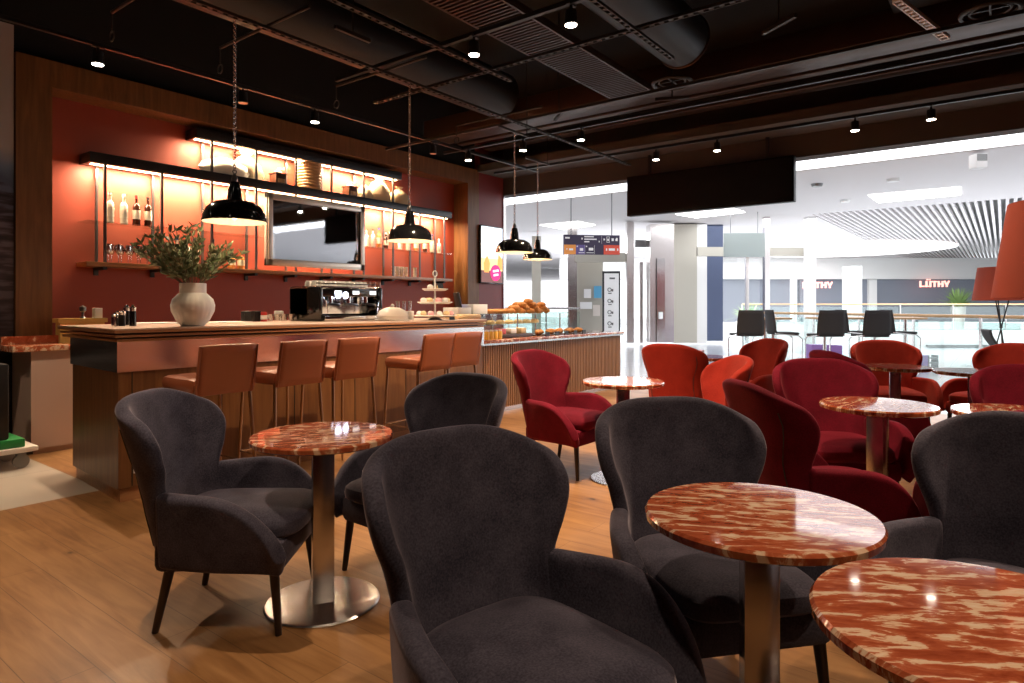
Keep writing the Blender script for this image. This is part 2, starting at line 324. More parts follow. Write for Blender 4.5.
rail('ceiling_channel', 'pale perforated strip at the top edge of the ceiling view', 'ceiling rail', (5.877,0.664)+(3.7,), (6.964,0.415)+(3.5,), .07, M['tarp'], True)
for i, (u, lab) in enumerate(((1.95, 'above the white vase'), (2.75, 'above the first gap between pendants'), (3.9, 'above the second pendant'), (5.6, 'nearest the back wall corner'))):
    o = thing('hanger_bar', 'thin dark cross bar with a hook loop ' + lab, 'ceiling hanger', (u, 4.36, ZR+.03))
    B().cyl((0, -.5, 0), (0, .7, 0), .012).build('bar', M['rail'], o)
    B().cyl((0, .7, 0), (0, .7, -.12), .006).torus((0, .7, -.17), .035, .006, Matrix.Rotation(pi/2, 4, 'Y')).build('hook', M['rail'], o)
rail('ceiling_pipe', 'thin straight pipe running under the ceiling toward the hall', 'pipe', (5.9, -4, 3.4), (5.9, 6.6, 3.4), .03, M['rail'])
rail('track_rail', 'black lighting track in front of the bar back wall', 'lighting track', (-2, 5.86, 3.42), (8.4, 5.86, 3.42), .035, M['black'])
rail('track_rail', 'black lighting track along the hall beam', 'lighting track', (8.1, -4, 3.42), (8.1, 6.5, 3.42), .035, M['black'])
rail('track_rail', 'black lighting track crossing above the seating', 'lighting track', (3.85, -2, 3.42), (3.85, 5.0, 3.42), .035, M['black'])
rail('track_rail', 'black lighting track near the hall end of the ceiling', 'lighting track', (6.6, -2, 3.42), (6.6, 6.2, 3.42), .035, M['black'])
# big ducts
o = B().cyl((-3, 5.35, 4.1), (6.8, 5.35, 4.1), .30, seg=32).build('round_duct', M['duct']); tag(o, 'large round dark duct running along the bar', 'duct')
o = B().cyl((3.0, 2.6, 4.0), (6.3, 2.6, 4.0), .27, seg=32).build('round_duct', M['duct']); tag(o, 'round brown duct ending above the middle tables', 'duct')
B().torus((3.3, 0, 0), .27, .015, Matrix.Rotation(pi/2, 4, 'Y')).build('collar', M['bronze'], o, loc=(3, 2.6, 4.0))
o = B().bb(-2, 6.8, .2, .8, 3.95, 4.3, bev=.02).build('square_duct', M['duct']); tag(o, 'square dark duct above the right seating', 'duct')
o = B().bb(6.9, 7.35, -5, 6.9, 3.78, 4.05, bev=.01).build('square_duct', M['bronze']); tag(o, 'bronze toned box duct running across toward the hall', 'duct')
o = B().bb(7.65, 7.78, -5, 6.9, 3.85, 3.95, bev=.01).build('cable_duct', M['bronze']); tag(o, 'narrow bronze cable duct beside the box duct', 'duct')
o = B().bb(8.3, 8.5, -5, 6.9, 3.9, 4.0, bev=.01).build('cable_duct', M['bronze']); tag(o, 'bronze cable duct nearest the hall beam', 'duct')
b = B()
for i in range(70):
    u = 3.2+i*.05
    b.bb(u, u+.02, 3.15, 3.62, 3.7, 3.715)
b.bb(3.2, 6.7, 3.13, 3.15, 3.7, 3.77).bb(3.2, 6.7, 3.62, 3.64, 3.7, 3.77)
tag(b.build('cable_tray', M['bronze'], smooth=False), 'perforated metal cable tray hanging above the pastry counter side', 'cable tray')
b = B().torus((0, 0, 0), .2, .02).torus((0, 0, .01), .14, .01)
for a in (0, 1.57): b.box((0, 0, .02), (.4, .015, .01), rz=a)
o = b.build('round_diffuser', M['rail'], loc=(*(6.577,0.085), 3.7)); tag(o, 'round ring diffuser at the upper right of the ceiling', 'air diffuser')
o = dup(o, (*(6.602,2.845), 3.7), 0, 'round ring diffuser near the middle of the ceiling')
for i, (u0, v0) in enumerate(((3.4, 4.2), (5.3, 1.4), (6.5, 2.8), (2.5, .9), (6.3, 4.1))):
    o = B().cyl((0, 0, 0), (0, 0, 1.2), .008).box((0, 0, 0), (.35, .03, .03), rz=i).build('threaded_rod', M['rail'], loc=(u0, v0, 3.5))
    tag(o, 'thin threaded rod with foot bar, ' + NTH[i] + ' from the bar corner', 'ceiling hanger')

for (u, v, lab) in ((6.15, 4.63, 'short dark bar carrying the third pendant'), (7.60, 5.31, 'short dark bar carrying the farthest pendant')):
    o = thing('hanger_bar', lab, 'ceiling hanger', (u, v, ZR))
    B().bb(-.3, .3, -.012, .012, -.004, .02).build('bar', M['rail'], o); B().cyl((.25, 0, .02), (.25, 0, 1.34), .006).build('rod', M['rail'], o)
# spotlights on the tracks
sp = thing('track_spotlight', '', 'spotlight', (0, 0, 0), 0, 'track spotlights under the ceiling')
B().cyl((0, 0, 0), (0, 0, -.10), .040, .046, 20).cyl((0, 0, .04), (0, 0, 0), .012).build('housing', M['black'], sp)
B().cyl((0, 0, -.1005), (0, 0, -.104), .041, seg=20).build('lens', M['lens'], sp)
B().box((0, 0, .045), (.09, .03, .02)).build('track_adapter', M['black'], sp)
first = True
SP = []
WARM = (1, .74, .50)
for (p, lab, e, tilt) in (
    (((2.154,3.393)[0], 5.86), 'lit track spotlight above the left post of the bar portal', 120, (-.25, .1)),
    (((4.236,3.401)[0], 5.86), 'lit track spotlight above the mirror', 110, (-.25, 0)),
    (((6.034,3.397)[0], 5.86), 'track spotlight above the second pendant, nearest the right portal post', 30, (.2, 0)),
    (((3.414,3.405)[0], 5.86), 'track spotlight between the first two lit ones on the bar track', 20, (.2, 0)),
    ((8.1, (3.718,3.31)[0]), 'lit spotlight of the beam track, left above the black screen', 110, (0, -.35)),
    ((8.1, (2.888,3.296)[0]), 'lit spotlight of the beam track, right above the black screen', 110, (0, -.35)),
    ((8.1, (1.322,3.312)[0]), 'lit spotlight of the beam track, left one above the hall opening', 110, (0, -.35)),
    ((8.1, (0.605,3.307)[0]), 'lit spotlight of the beam track, right one above the hall opening', 110, (0, -.35)),
    ((3.85, (3.295,3.298)[0]), 'lit spotlight beside the cable tray, left of the middle pair', 190, (.1, -.1)),
    ((3.85, (2.405,3.309)[0]), 'lit spotlight at the top edge of the view, right of the middle pair', 210, (.1, -.2)),
    ((6.6, (3.984,3.51)[0]), 'lit spotlight above the pastry counter end', 130, (0, 0)),
    ((6.6, (4.835,3.013)[0]), 'lit spotlight beside the chain of the third pendant', 70, (.1, 0)),
    ((6.6, 5.75), 'spotlight on the track nearest the right portal post', 30, (.1, 0)),
    ((3.85, .9), 'spotlight on the crossing track above the red armchair behind the marble table', 130, (0, 0)),
    ((3.85, -1.0), 'spotlight on the crossing track above the right edge seating', 110, (0, 0)),
    ((.9, 2.9), 'spotlight above the left grey armchair', 110, (.1, .1)),
    ((-.4, 4.1), 'spotlight above the open floor at the left', 85, (.2, .2)),
    ((.4, 5.86), 'added out-of-view spotlight at the left end of the bar track, brightening the mural', 45, (.5, 0)),  # extra lamp out of view, put in to brighten the mural
    ((1.0, .3), 'spotlight above the front grey armchair', 70, (.3, .1)),
    ((2.2, -.9), 'spotlight above the front marble tables', 60, (0, 0)),
    ):
    z = 3.36
    if first: sp.location = (*p, z); sp['label'] = lab; first = False
    else: nq = dup(sp, (*p, z), 0, lab)
    if lab.startswith('track spotlight'):
        for ch in nq.children:
            if ch.name.startswith('lens'): ch.data = ch.data.copy(); ch.data.materials[0] = M['knob']
        continue
    light('SPOT', 'spot_beam', (*p, z-.12), e*1.9, WARM, (tilt[0], tilt[1], 0), spot_size=rad(95), spot_blend=.7, shadow_soft_size=.03)

# ---------------------------------------------------------------- shelf unit on the back wall
o = thing('wall_shelf', 'two-tier black and wood wall shelf with built-in warm light strips', 'shelf', (0, WV, 0))
US, UE = 2.626, 8.01
p0 = 2.773; dp = (7.849-p0)/9
b1z, b2z, wz, gz = 2.86, 3.34, 1.745, 2.165
y = SV-WV
B().bb(US, UE, y, 0, b1z-.105, b1z, bev=.004).build('lower_beam', M['shelfm'], o)
B().bb(3.714, 6.881, y, 0, b2z-.115, b2z, bev=.004).build('upper_beam', M['shelfm'], o)
B().bb(US+.04, UE-.04, -.20, -.155, b1z-.113, b1z-.1055).build('light_strip', M['led'], o)
B().bb(3.737, 6.839, -.20, -.155, b2z-.123, b2z-.1155).build('light_strip', M['led'], o)
B().bb(US-.03, UE+.02, y, 0, wz-.045, wz, bev=.003).build('wood_shelf', M['oakc'], o)
B().bb(US-.02, p0+3*dp+.1, y+.01, 0, gz-.012, gz).build('glass_shelf', M['gglass'], o)
B().bb(p0+6*dp-.1, UE, y+.01, 0, gz-.012, gz).build('glass_shelf', M['gglass'], o)
for k in range(10):
    u = p0+k*dp
    top = b2z-.115 if 2 <= k <= 7 else b1z-.105
    B().bb(u-.012, u+.012, y+.012, y+.036, wz-.05, b1z-.105).build('front_post', M['post'], o)
    B().bb(u-.012, u+.012, -.04, -.016, wz-.05, b1z-.105).build('rear_post', M['post'], o)
    if 2 <= k <= 7:
        B().bb(u-.012, u+.012, y+.012, y+.036, b1z, top).build('front_post', M['post'], o)
        B().bb(u-.012, u+.012, -.04, -.016, b1z, top).build('rear_post', M['post'], o)
    B().bb(u-.02, u+.02, y+.02, 0, wz-.075, wz-.046).bb(u-.02, u+.02, -.03, 0, wz-.13, wz-.075).build('bracket', M['black'], o)
for (a, c_, z) in ((US+.04, UE-.04, b1z-.125), (3.737, 6.839, b2z-.135)):
    light('AREA', 'shelf_strip_beam', ((a+c_)/2, WV-.175, z), 50*(c_-a), (1, .76, .50), (rad(14), 0, 0), shape='RECTANGLE', size=c_-a, size_y=.03)
# mirror
m0, m1 = 4.551, 6.107
mz0, mz1 = 1.80, 2.715
o = thing('mirror', 'rectangular mirror in a wide ribbed silver frame at the bar wall', 'mirror', ((m0+m1)/2, SV-.03, (mz0+mz1)/2))
hw, hh = (m1-m0)/2, (mz1-mz0)/2
fw = .085
b = B()
for k, (ins, th) in enumerate(((0, .03), (.022, .045), (.05, .035))):
    for (x0, x1, z0, z1) in ((-hw+ins, hw-ins, hh-fw, hh-ins), (-hw+ins, hw-ins, -hh+ins, -hh+fw), (-hw+ins, -hw+fw, -hh+ins, hh-ins), (hw-fw, hw-ins, -hh+ins, hh-ins)):
        b.bb(x0, x1, -th, .02, z0, z1, bev=.004)
b.build('frame', M['silver'], o)
B().bb(-hw+fw-.004, hw-fw+.004, -.012, -.006, -hh+fw-.004, hh-fw+.004).build('glass', M['mirror'], o, smooth=False)

# shelf goods
def bottle(name, lab, cat, group, loc, h, r, m, capm, labm=None):
    o = thing(name, lab, cat, loc, 0, group)
    B().lathe([(0, 0), (r, 0), (r, h*.6), (r*.75, h*.68), (r*.36, h*.74), (r*.34, h*.92), (0, h*.92)], 16).build('bottle_body', m, o)
    B().lathe([(0, h*.9), (r*.42, h*.9), (r*.42, h), (0, h)], 12).build('cap', capm, o)
    if labm: B().lathe([(r*1.02, h*.2), (r*1.03, h*.2), (r*1.03, h*.5), (r*1.02, h*.5)], 16).build('label', labm, o)
    return o
GS = [(109.5, M['cglass'], M['signw'], 'pale'), (124, M['cglass'], M['signw'], 'clear white-capped'), (136.5, M['bglass'], M['redc'], 'dark brown'), (148, M['bglass'], M['black'], 'dark long-necked')]
for i, (x, m, cm, k) in enumerate(((2.852, *GS[0][1:]), (2.987, *GS[1][1:]), (3.112, *GS[2][1:]), (3.23, *GS[3][1:]))):
    bottle('bottle', k+' bottle with a label, '+NTH[i]+' from the left on the left glass shelf', 'bottle', 'bottles on the left glass shelf', (x, 7.45, gz), .32, .038, m, cm, M['label'])
for i, x in enumerate((6.297, 6.411, 6.527, 6.665, 6.951, 7.121, 7.295, 7.497, 7.658, 7.823)):
    bottle('bottle', 'small bottle, '+NTH[i]+' from the left on the right glass shelf', 'bottle', 'bottles on the right glass shelf', (x, 7.46, gz), .24+.03*(i % 3), .036, [M['cglass'], M['cglass'], M['orangeb'], M['bglass']][i % 4], [M['signw'], M['redc'], M['blue']][i % 3], M['label'])
for i, x in enumerate((3.546, 3.659, 3.751, 3.966, 4.203, 4.32)):
    bottle('bottle', ['blue-capped', 'yellow-capped', 'blue-capped', 'dark-capped', 'amber', 'pale amber'][i]+' bottle, '+NTH[i]+' from the left on the wooden shelf behind the branches', 'bottle', 'bottles on the wooden shelf behind the plant', (x, 7.46, wz), [.33, .32, .33, .34, .22, .22][i], .042, [M['cglass'], M['cglass'], M['cglass'], M['bglass'], M['orangeb'], M['orangeb']][i], [M['blue'], M['yel'], M['blue'], M['black'], M['orangeb'], M['orangeb']][i], M['label'])
g0 = None
for i in range(9):
    x = 2.841+i*.048; yv = 7.46 + (.05 if i % 2 else 0)
    lab = 'stemmed wine glass, '+NTH[i]+' from the left on the wooden shelf'
    if g0 is None:
        g0 = B().lathe([(0, 0), (.03, 0), (.03, .003), (.004, .008), (.004, .09), (.022, .10), (.034, .14), (.028, .20), (.027, .20), (.032, .14), (.02, .104), (0, .095)], 16).build('wine_glass', glass_mat('wine_glass_crystal', (1, .97, .93), .9), loc=(x, yv, wz)); tag(g0, lab, 'glass', 'wine glasses on the wooden shelf')
    else: dup(g0, (x, yv, wz), 0, lab)
c0 = None
for i, x in enumerate((6.806, 6.889, 6.972, 7.057, 7.251)):
    lab = 'stack of small white cups, '+NTH[i]+' from the left on the right wooden shelf'
    if c0 is None:
        b = B()
        for k in range(3): b.lathe([(0, 0), (.025, 0), (.033, .055), (.031, .055), (.024, .004), (0, .004)], 16, (0, 0, k*.05))
        c0 = b.build('cup_stack', M['tape'], loc=(x, 7.44, wz)); c0.data.materials[0] = M['tarp']; tag(c0, lab, 'cups', 'stacked cups on the right of the wooden shelf')
    else: dup(c0, (x, 7.44, wz), 0, lab)
def sackf(w, d, h, seed, tie=True):
    rnd = random.Random(seed); ph = [rnd.random()*6 for _ in range(4)]
    def fl(i, z): return 1+.10*sin(i*.6+ph[0])+.07*sin(i*1.1+ph[1]+z*20)+.04*sin(i*2.3+z*40+ph[2])
    pr = [(0, 0), (w*.9, .0), (w, h*.25), (w*.85, h*.55), (w*.45, h*.78)] + ([(w*.2, h*.86), (w*.42, h), (w*.3, h), (0, h*.9)] if tie else [(0, h*.9)])
    b = B().lathe(pr, 24, fl=fl); bmesh.ops.transform(b.b, matrix=Matrix.Diagonal((1, d/w, 1, 1)), verts=b.b.verts); return b
tag(sackf(.30, .12, .24, 1, False).build('coffee_sack', M['sackw'], loc=(4.127, 7.46, b1z)), 'large pale cloth sack lying at the left of the top shelf', 'sack')
tag(sackf(.22, .10, .34, 2).build('coffee_sack', M['sack'], loc=(4.403, 7.49, b1z)), 'tan burlap sack standing beside the pale cloth sack', 'sack')
tag(sackf(.16, .10, .24, 5, False).build('coffee_sack', M['sack'], loc=(6.276, 7.48, b1z)), 'low burlap sack beside the second coffee mill on the top shelf', 'sack')
tag(sackf(.20, .10, .36, 3).build('coffee_sack', M['sack'], loc=(6.527, 7.46, b1z)), 'tall burlap sack at the right of the top shelf', 'sack')
tag(sackf(.18, .10, .27, 4).build('coffee_sack', M['sack'], loc=(6.912, 7.44, b1z)), 'burlap sack slumped over the end of the top shelf tier', 'sack')
def mill(u, lab):
    o = thing('coffee_mill', lab, 'coffee mill', (u, 7.46, b1z))
    B().bb(-.075, .075, -.075, .075, 0, .13, bev=.006).bb(-.085, .085, -.085, .085, .13, .142).build('box', M['dwood'], o)
    B().lathe([(0, .142), (.05, .142), (.045, .17), (.01, .19), (0, .19)], 16).cyl((0, 0, .19), (0, 0, .215), .008).tube([(0, 0, .21), (.09, 0, .21), (.09, 0, .235)], .006).build('crank', M['silver'], o)
    B().bb(-.05, .05, -.079, -.074, .02, .07).sph((0, -.085, .045), (.01, .01, .01)).build('drawer', M['lwood'], o)
mill(4.829, 'wooden crank coffee mill between the sacks and the cane drum')
mill(5.986, 'wooden crank coffee mill at the foot of the right burlap sacks')
b = B()
for k in range(9): b.torus((0, 0, .02+k*.04), .15, .016, u=28)
b.lathe([(0, 0), (.14, 0), (.14, .35), (0, .35)], 28)
tag(b.build('cane_drum', M['lwood'], loc=(5.298, 7.46, b1z)), 'round ribbed drum of banded wood on the top shelf', 'drum')

# ---------------------------------------------------------------- bar counter
CT = 1.147
bc = thing('bar_counter', 'long wooden bar with stepped wood edge and brushed steel band', 'bar counter')
c0_, c1_ = (1.807, 4.61), (1.878, 5.62)
body = [c0_, (5.556, 4.61), (5.556, 5.62), c1_]
def shr(p, e): return [(p[0][0]+e, p[0][1]+e), (p[1][0]-e, p[1][1]+e), (p[2][0]-e, p[2][1]-e), (p[3][0]+e, p[3][1]-e)]
B().prism(shr(body, .012), .09, .86).build('body_panel', M['oakd'], bc, smooth=False)
B().prism(shr(body, .03), 0, .09).build('kick_board', M['oakc'], bc, smooth=False)
B().prism(shr(body, .0), .86, 1.06).build('steel_band', M['steelh'], bc, smooth=False)
for k, (z0, z1, e) in enumerate(((1.06, 1.077, .0), (1.089, 1.106, -.012), (1.118, 1.137, -.024))):
    B().prism(shr([c0_, (5.556, 4.61), (5.556, 5.80), (1.885, 5.80)], e), z0, z1).build('wood_moulding', M['oakc'], bc, smooth=False)
B().prism(shr([c0_, (5.556, 4.61), (5.556, 5.80), (1.885, 5.80)], .05), 1.06, 1.137).build('core', M['legw'], bc, smooth=False)
B().prism(shr([c0_, (5.556, 4.61), (5.556, 5.80), (1.885, 5.80)], -.024), 1.137, CT).build('worktop', M['ctop'], bc, smooth=False)
for k in range(6):
    u = 1.9+k*.62
    B().bb(u, u+.006, 4.619, 4.624, .10, .855).build('panel_joint', M['black'], bc)
o = thing('wall_socket', 'small white socket low on the bar front', 'socket', (1.93, 4.622, .20))
B().bb(-.02, .02, -.012, 0, -.02, .02, bev=.003).build('plate', M['white'], o); B().cyl((0, -.02, 0), (0, -.012, 0), .009).build('plug', M['white'], o)
o = thing('back_board', 'yellow wooden board unit behind the left end of the bar', 'board', (2.27, 7.08, 0))
B().bb(0, .42, 0, .16, 1.135, 1.175).build('board', M['yel'], o); B().bb(.02, .40, .02, .14, 0, 1.135).build('panel', M['yel'], o)

# pastry counter
pc = thing('pastry_counter', 'lower counter with vertical wood slats, steel edge and red marble top', 'counter')
PU0, PU1, PVF = 5.57, 9.30, 4.88
B().bb(PU0, PU1, PVF+.02, 6.0, .06, .83).build('carcass', M['legw'], pc, smooth=False)
B().bb(PU0, PU1-.04, PVF+.03, 5.9, 0, .06).build('kick_plate', M['steel'], pc, smooth=False)
n = int((PU1-PU0)/.044)
b = B()
for i in range(n+1):
    u = PU0+.012+i*(PU1-PU0-.03)/n; b.bb(u-.011, u+.011, PVF, PVF+.03, .05, .825)
for i in range(26):
    v = PVF+.03+i*.043; b.bb(PU1, PU1+.03, v-.011, v+.011, .05, .825)
tag(b.build('slat_cladding', M['slat'], pc, smooth=False))
B().bb(PU0, PU1+.05, PVF-.03, 6.02, .825, .85).build('steel_edge', M['steel'], pc, smooth=False)
B().bb(PU0, PU1+.06, PVF-.04, 6.02, .85, .885, bev=.003).build('marble_top', M['marble'], pc)
PT = .885
# glass display with two tiers
gd = thing('pastry_display', 'two-tier glass pastry display with steel posts on the marble counter', 'display', (0, 0, PT))
B().bb(5.9, 8.1, 5.18, 5.70, .30, .31).build('glass_shelf', M['gglass'], gd)
B().bb(5.9, 7.9, 5.22, 5.70, .16, .17).build('glass_shelf', M['gglass'], gd)
for u in (5.95, 7.0, 8.05):
    for v in (5.22, 5.66): B().cyl((u, v, 0), (u, v, .30), .01).build('post', M['steel'], gd)
tag(B().bb(6.0, 9.25, 5.80, 5.81, PT, PT+.32).build('glass_guard', M['gglass']), 'upright clear glass guard along the back of the marble counter', 'glass panel')
Z1, Z2 = PT+.31, PT+.17
def croissant():
    b = B(); pts = []
    for i in range(9):
        a = -1.1+2.2*i/8; r = .018+.022*cos(a*1.35)
        pts.append(((.06*sin(a), .06*cos(a)-.06, .03), r))
    for (p, r) in pts: b.sph(p, (r*.75, r, r), 10, 7, Matrix.Rotation(-math.atan2(p[0], .06), 4, 'Z'))
    return b
cr = None; rnd = random.Random(3)
idx = 0
for layer, cnt in enumerate((10, 8, 5, 2)):
    for k in range(cnt):
        u = 7.0+(k+.5)/cnt*(1.05-.22*layer)+.11*layer; v = 5.36+(.17*(k % 2)) ; z = Z1+layer*.045
        lab = 'golden croissant in the pile on the top glass tier'
        if cr is None: cr = croissant().build('croissant', M['bread'], loc=(u, v, z), rz=rnd.random()*3); tag(cr, lab, 'croissant', 'croissants piled on the display')
        else: dup(cr, (u, v, z), rnd.random()*3, lab)
bg = None
for k in range(7):
    u = 6.42+k*.075
    lab = 'small golden bread roll lying in the row left of the croissant pile'
    if bg is None: bg = B().sph((0, 0, .03), (.035, .13, .03), 12, 8).build('bread_roll', M['bread'], loc=(u, 5.4, Z1)); tag(bg, lab, 'bread', 'bread rolls in a row on the top glass tier')
    else: dup(bg, (u, 5.4, Z1), .15, lab)
pp = None
for k in range(9):
    u = 6.0+k*.2
    lab = 'pale filled pastry on the middle glass tier of the display'
    if pp is None:
        pp = B().lathe([(0, 0), (.06, 0), (.065, .025), (.045, .05), (0, .055)], 14).build('pastry', M['pale'], loc=(u, 5.36, Z2)); tag(pp, lab, 'pastry', 'pastries on the middle tier')
    else:
        q = dup(pp, (u, 5.36, Z2), 0, lab)
for k in range(9):
    u = 7.25+k*.13
    lab = 'golden pastry at the front of the marble counter top, in the row at the right'
    q = dup(cr, (u, 5.06+.05*(k % 2), PT+.02), k*.7, lab, 'pastries in a row on the marble top')
o = B().bb(7.18, 8.45, 4.96, 5.20, PT, PT+.012, bev=.004).build('serving_tray', M['choc']); tag(o, 'flat dark tray under the row of golden pastries', 'tray')
o = B().bb(6.25, 7.05, 5.0, 5.16, PT, PT+.05, bev=.008).build('serving_tray', M['choc']); tag(o, 'dark slate tray on the marble top below the glass tiers', 'tray')
jb = None
for k in range(8):
    u = 5.72+k*.085
    lab = 'small jar of yellow juice, '+NTH[k]+' from the left on the marble counter'
    if jb is None:
        jb = thing('juice_jar', lab, 'jar', (u, 4.98, PT), 0, 'juice jars in a row')
        B().lathe([(0, 0), (.028, 0), (.03, .08), (.022, .10), (0, .10)], 14).build('jar_body', M['juice'], jb); B().lathe([(0, .10), (.024, .10), (.024, .118), (0, .118)], 14).build('lid', M['whiteg'], jb)
    else: dup(jb, (u, 4.98, PT), 0, lab)
for k in range(5):
    tag(B().bb(-.045, .045, -.002, .012, 0, .055).build('price_card', M['black'], loc=(7.3+k*.24, 4.93, PT)), 'small dark price card, '+NTH[k]+' from the left before the pastries', 'price card', 'price cards on the marble top')
for k in range(3):
    tag(B().bb(-.06, .06, -.05, .05, 0, .07, bev=.01).build('packed_snack', [M['redc'], M['signw'], M['pale']][k], loc=(6.45+k*.22, 5.08, PT+.05)), ['red and white', 'white', 'yellowish'][k]+' wrapped snack on the slate tray', 'snack')
o = B().bb(6.12, 6.40, 5.25, 5.5, Z1, Z1+.12, bev=.004).build('paper_box', M['white']); tag(o, 'larger white paper box on the top glass tier', 'box')
o = B().bb(5.84, 6.08, 5.25, 5.5, Z1, Z1+.08, bev=.004).build('paper_box', M['white']); tag(o, 'smaller white paper box beside the bar end', 'box')
o = B().bb(5.66, 5.88, 5.3, 5.6, PT, Z1).build('steel_stand', M['steel']); tag(o, 'steel stand at the left end of the pastry display', 'stand')

# ---------------------------------------------------------------- things on the bar
vs = (2.407,4.816)
o = thing('vase', 'round white ribbed ceramic vase on the bar', 'vase', (*vs, CT))
B().lathe([(0, 0), (.078, 0), (.115, .045), (.146, .11), (.151, .155), (.138, .20), (.104, .235), (.092, .247), (.092, .315), (.085, .315), (.085, .25), (0, .24)], 96, fl=lambda i, z: 1+(.006*cos(i*2*pi/4) if .02 < z < .235 else 0)).build('body', M['cream'], o)
B().torus((0, 0, .315), .0885, .004).build('rim', M['cream'], o)
o = thing('leafy_branches', 'bunch of leafy green branches standing in the white vase', 'branches', (*vs, CT+.28))
bs = B(); bl = B(); bl2 = B(); rnd = random.Random(8)
def leaf(b, p, dr, L, w):
    q = dr.to_track_quat('X', 'Z').to_matrix().to_4x4() @ Matrix.Rotation(rnd.random()*6, 4, 'X')
    m = Matrix.Translation(p) @ q
    pts = [(0, 0, 0), (L*.35, w, .004), (L*.7, w*.8, 0), (L, 0, -.006), (L*.7, -w*.8, 0), (L*.35, -w, .004)]
    vv = [b.b.verts.new(m @ Vector(x)) for x in pts]; mid = b.b.verts.new(m @ Vector((L*.5, 0, -.004)))
    for i in range(6): b.b.faces.new((vv[i], vv[(i+1) % 6], mid))
for k in range(46):
    a = rnd.random()*2*pi; sp_ = .12+.85*rnd.random()**.6; L = .28+.19*rnd.random()
    dr = Vector((cos(a)*sp_, sin(a)*sp_, 1)).normalized(); p = Vector((cos(a)*.04, sin(a)*.04, 0)); pts = [p.copy()]
    for j in range(7):
        dr = (dr+Vector((rnd.uniform(-.1, .1), rnd.uniform(-.1, .1), -.07+.03))).normalized(); p = p+dr*L/7; pts.append(p.copy())
        if j > 0:
            for q in range(4):
                ld = (dr*.8+Vector((rnd.uniform(-1, 1), rnd.uniform(-1, 1), rnd.uniform(-.5, .8)))).normalized()
                leaf(bl if rnd.random() < .68 else bl2, p, ld, rnd.uniform(.04, .075), rnd.uniform(.008, .014))
    for x, y_ in zip(pts, pts[1:]): bs.cyl(x, y_, .0025, seg=5)
bs.build('stems', M['stem'], o); tag(bl.build('leaves', M['leaf'], o, smooth=False), kind='stuff'); tag(bl2.build('leaves', M['leaf2'], o, smooth=False), 'paler leaves', kind='stuff')
def onbar(name, lab, cat, x, y, parts, group=None, rz=0):
    pass
def mill2(p, h, lab, m):
    o = thing('spice_mill', lab, 'mill', (*p, CT))
    B().lathe([(0, 0), (.024, 0), (.024, h*.65), (.018, h*.7), (0, h*.7)], 16).build('body', m, o)
    B().lathe([(0, h*.68), (.022, h*.7), (.024, h*.85), (.014, h*.92), (.008, h), (0, h)], 16).build('head', M['chrome'], o)
mill2((2.086,5.238), .12, 'dark spice mill between the shakers on the bar end', M['black'])
mill2((2.217,5.475), .16, 'tall dark spice mill of the cluster on the bar end', M['blk'])
mill2((2.136,5.173), .16, 'dark bottle-like mill at the right of the cluster', M['blk'])
mill2((2.055,5.28), .10, 'glass shaker at the left of the cluster on the bar end', M['chrome'])
mill2((2.292,5.831), .11, 'small steel shaker behind the left glass shaker', M['knob'])
o = B().lathe([(0, 0), (.03, 0), (.012, .02), (.012, .06), (.03, .075), (.03, .11), (0, .13)], 16).build('stopper_jar', M['knob'], loc=(2.50, 7.16, 1.175)); tag(o, 'small steel stopper standing on the yellow board', 'jar')
o = B().bb(2.59, 2.66, 7.12, 7.19, 1.175, 1.275, bev=.004).build('napkin_box', M['white']); tag(o, 'small white and blue box on the yellow board', 'box')
for i, (x, lab) in enumerate(((150, 'flat white paper menu on the bar left of the vase'), (222, 'flat white paper menu on the bar right of the vase'))):
    p = [(2.53,5.762), (3.082,5.571)][i]
    tag(B().box((0, 0, .004), (.36, .26, .008), rz=.1*i, bev=.002).build('menu_sheet', M['white'], loc=(*p, CT)), lab, 'menu')
for i, x in enumerate(((3.328,5.66), (3.448,5.69))):
    tag(B().bb(-.035, .035, -.03, .03, 0, .10, bev=.004).build('napkin_holder', M['black'], loc=(*x, CT)), ['left', 'right'][i]+' of two square black holders on the bar beside the plant', 'holder', 'square black holders on the bar')
o = thing('sugar_tin', 'small red tin with white band on the bar', 'tin', (*(3.494,5.63), CT))
B().lathe([(0, 0), (.03, 0), (.03, .09), (0, .09)], 18).build('tin', M['redc'], o); B().lathe([(.031, .02), (.0315, .02), (.0315, .06), (.031, .06)], 18).build('band', M['signw'], o)
gl = None
for i, x in enumerate(((3.573,5.655), (3.637,5.636), (3.702,5.618), (3.768,5.599))):
    lab = 'low clear tumbler, '+NTH[i]+' from the left beside the coffee machine'
    if gl is None: gl = B().lathe([(0, 0), (.026, 0), (.034, .07), (.032, .07), (.024, .006), (0, .006)], 16).build('tumbler', glass_mat('tumbler_glass', (1, .98, .96), .7), loc=(*x, CT)); tag(gl, lab, 'glass', 'tumblers beside the coffee machine')
    else: dup(gl, (*x, CT), 0, lab)
o = B().bb(-.04, .04, -.03, .03, 0, .1, bev=.01).build('tissue_pack', M['white'], loc=((3.684,5.709)[0]+.1, (3.684,5.709)[1]+.12, CT)); tag(o, 'white pack with blue top behind the tumblers', 'pack')
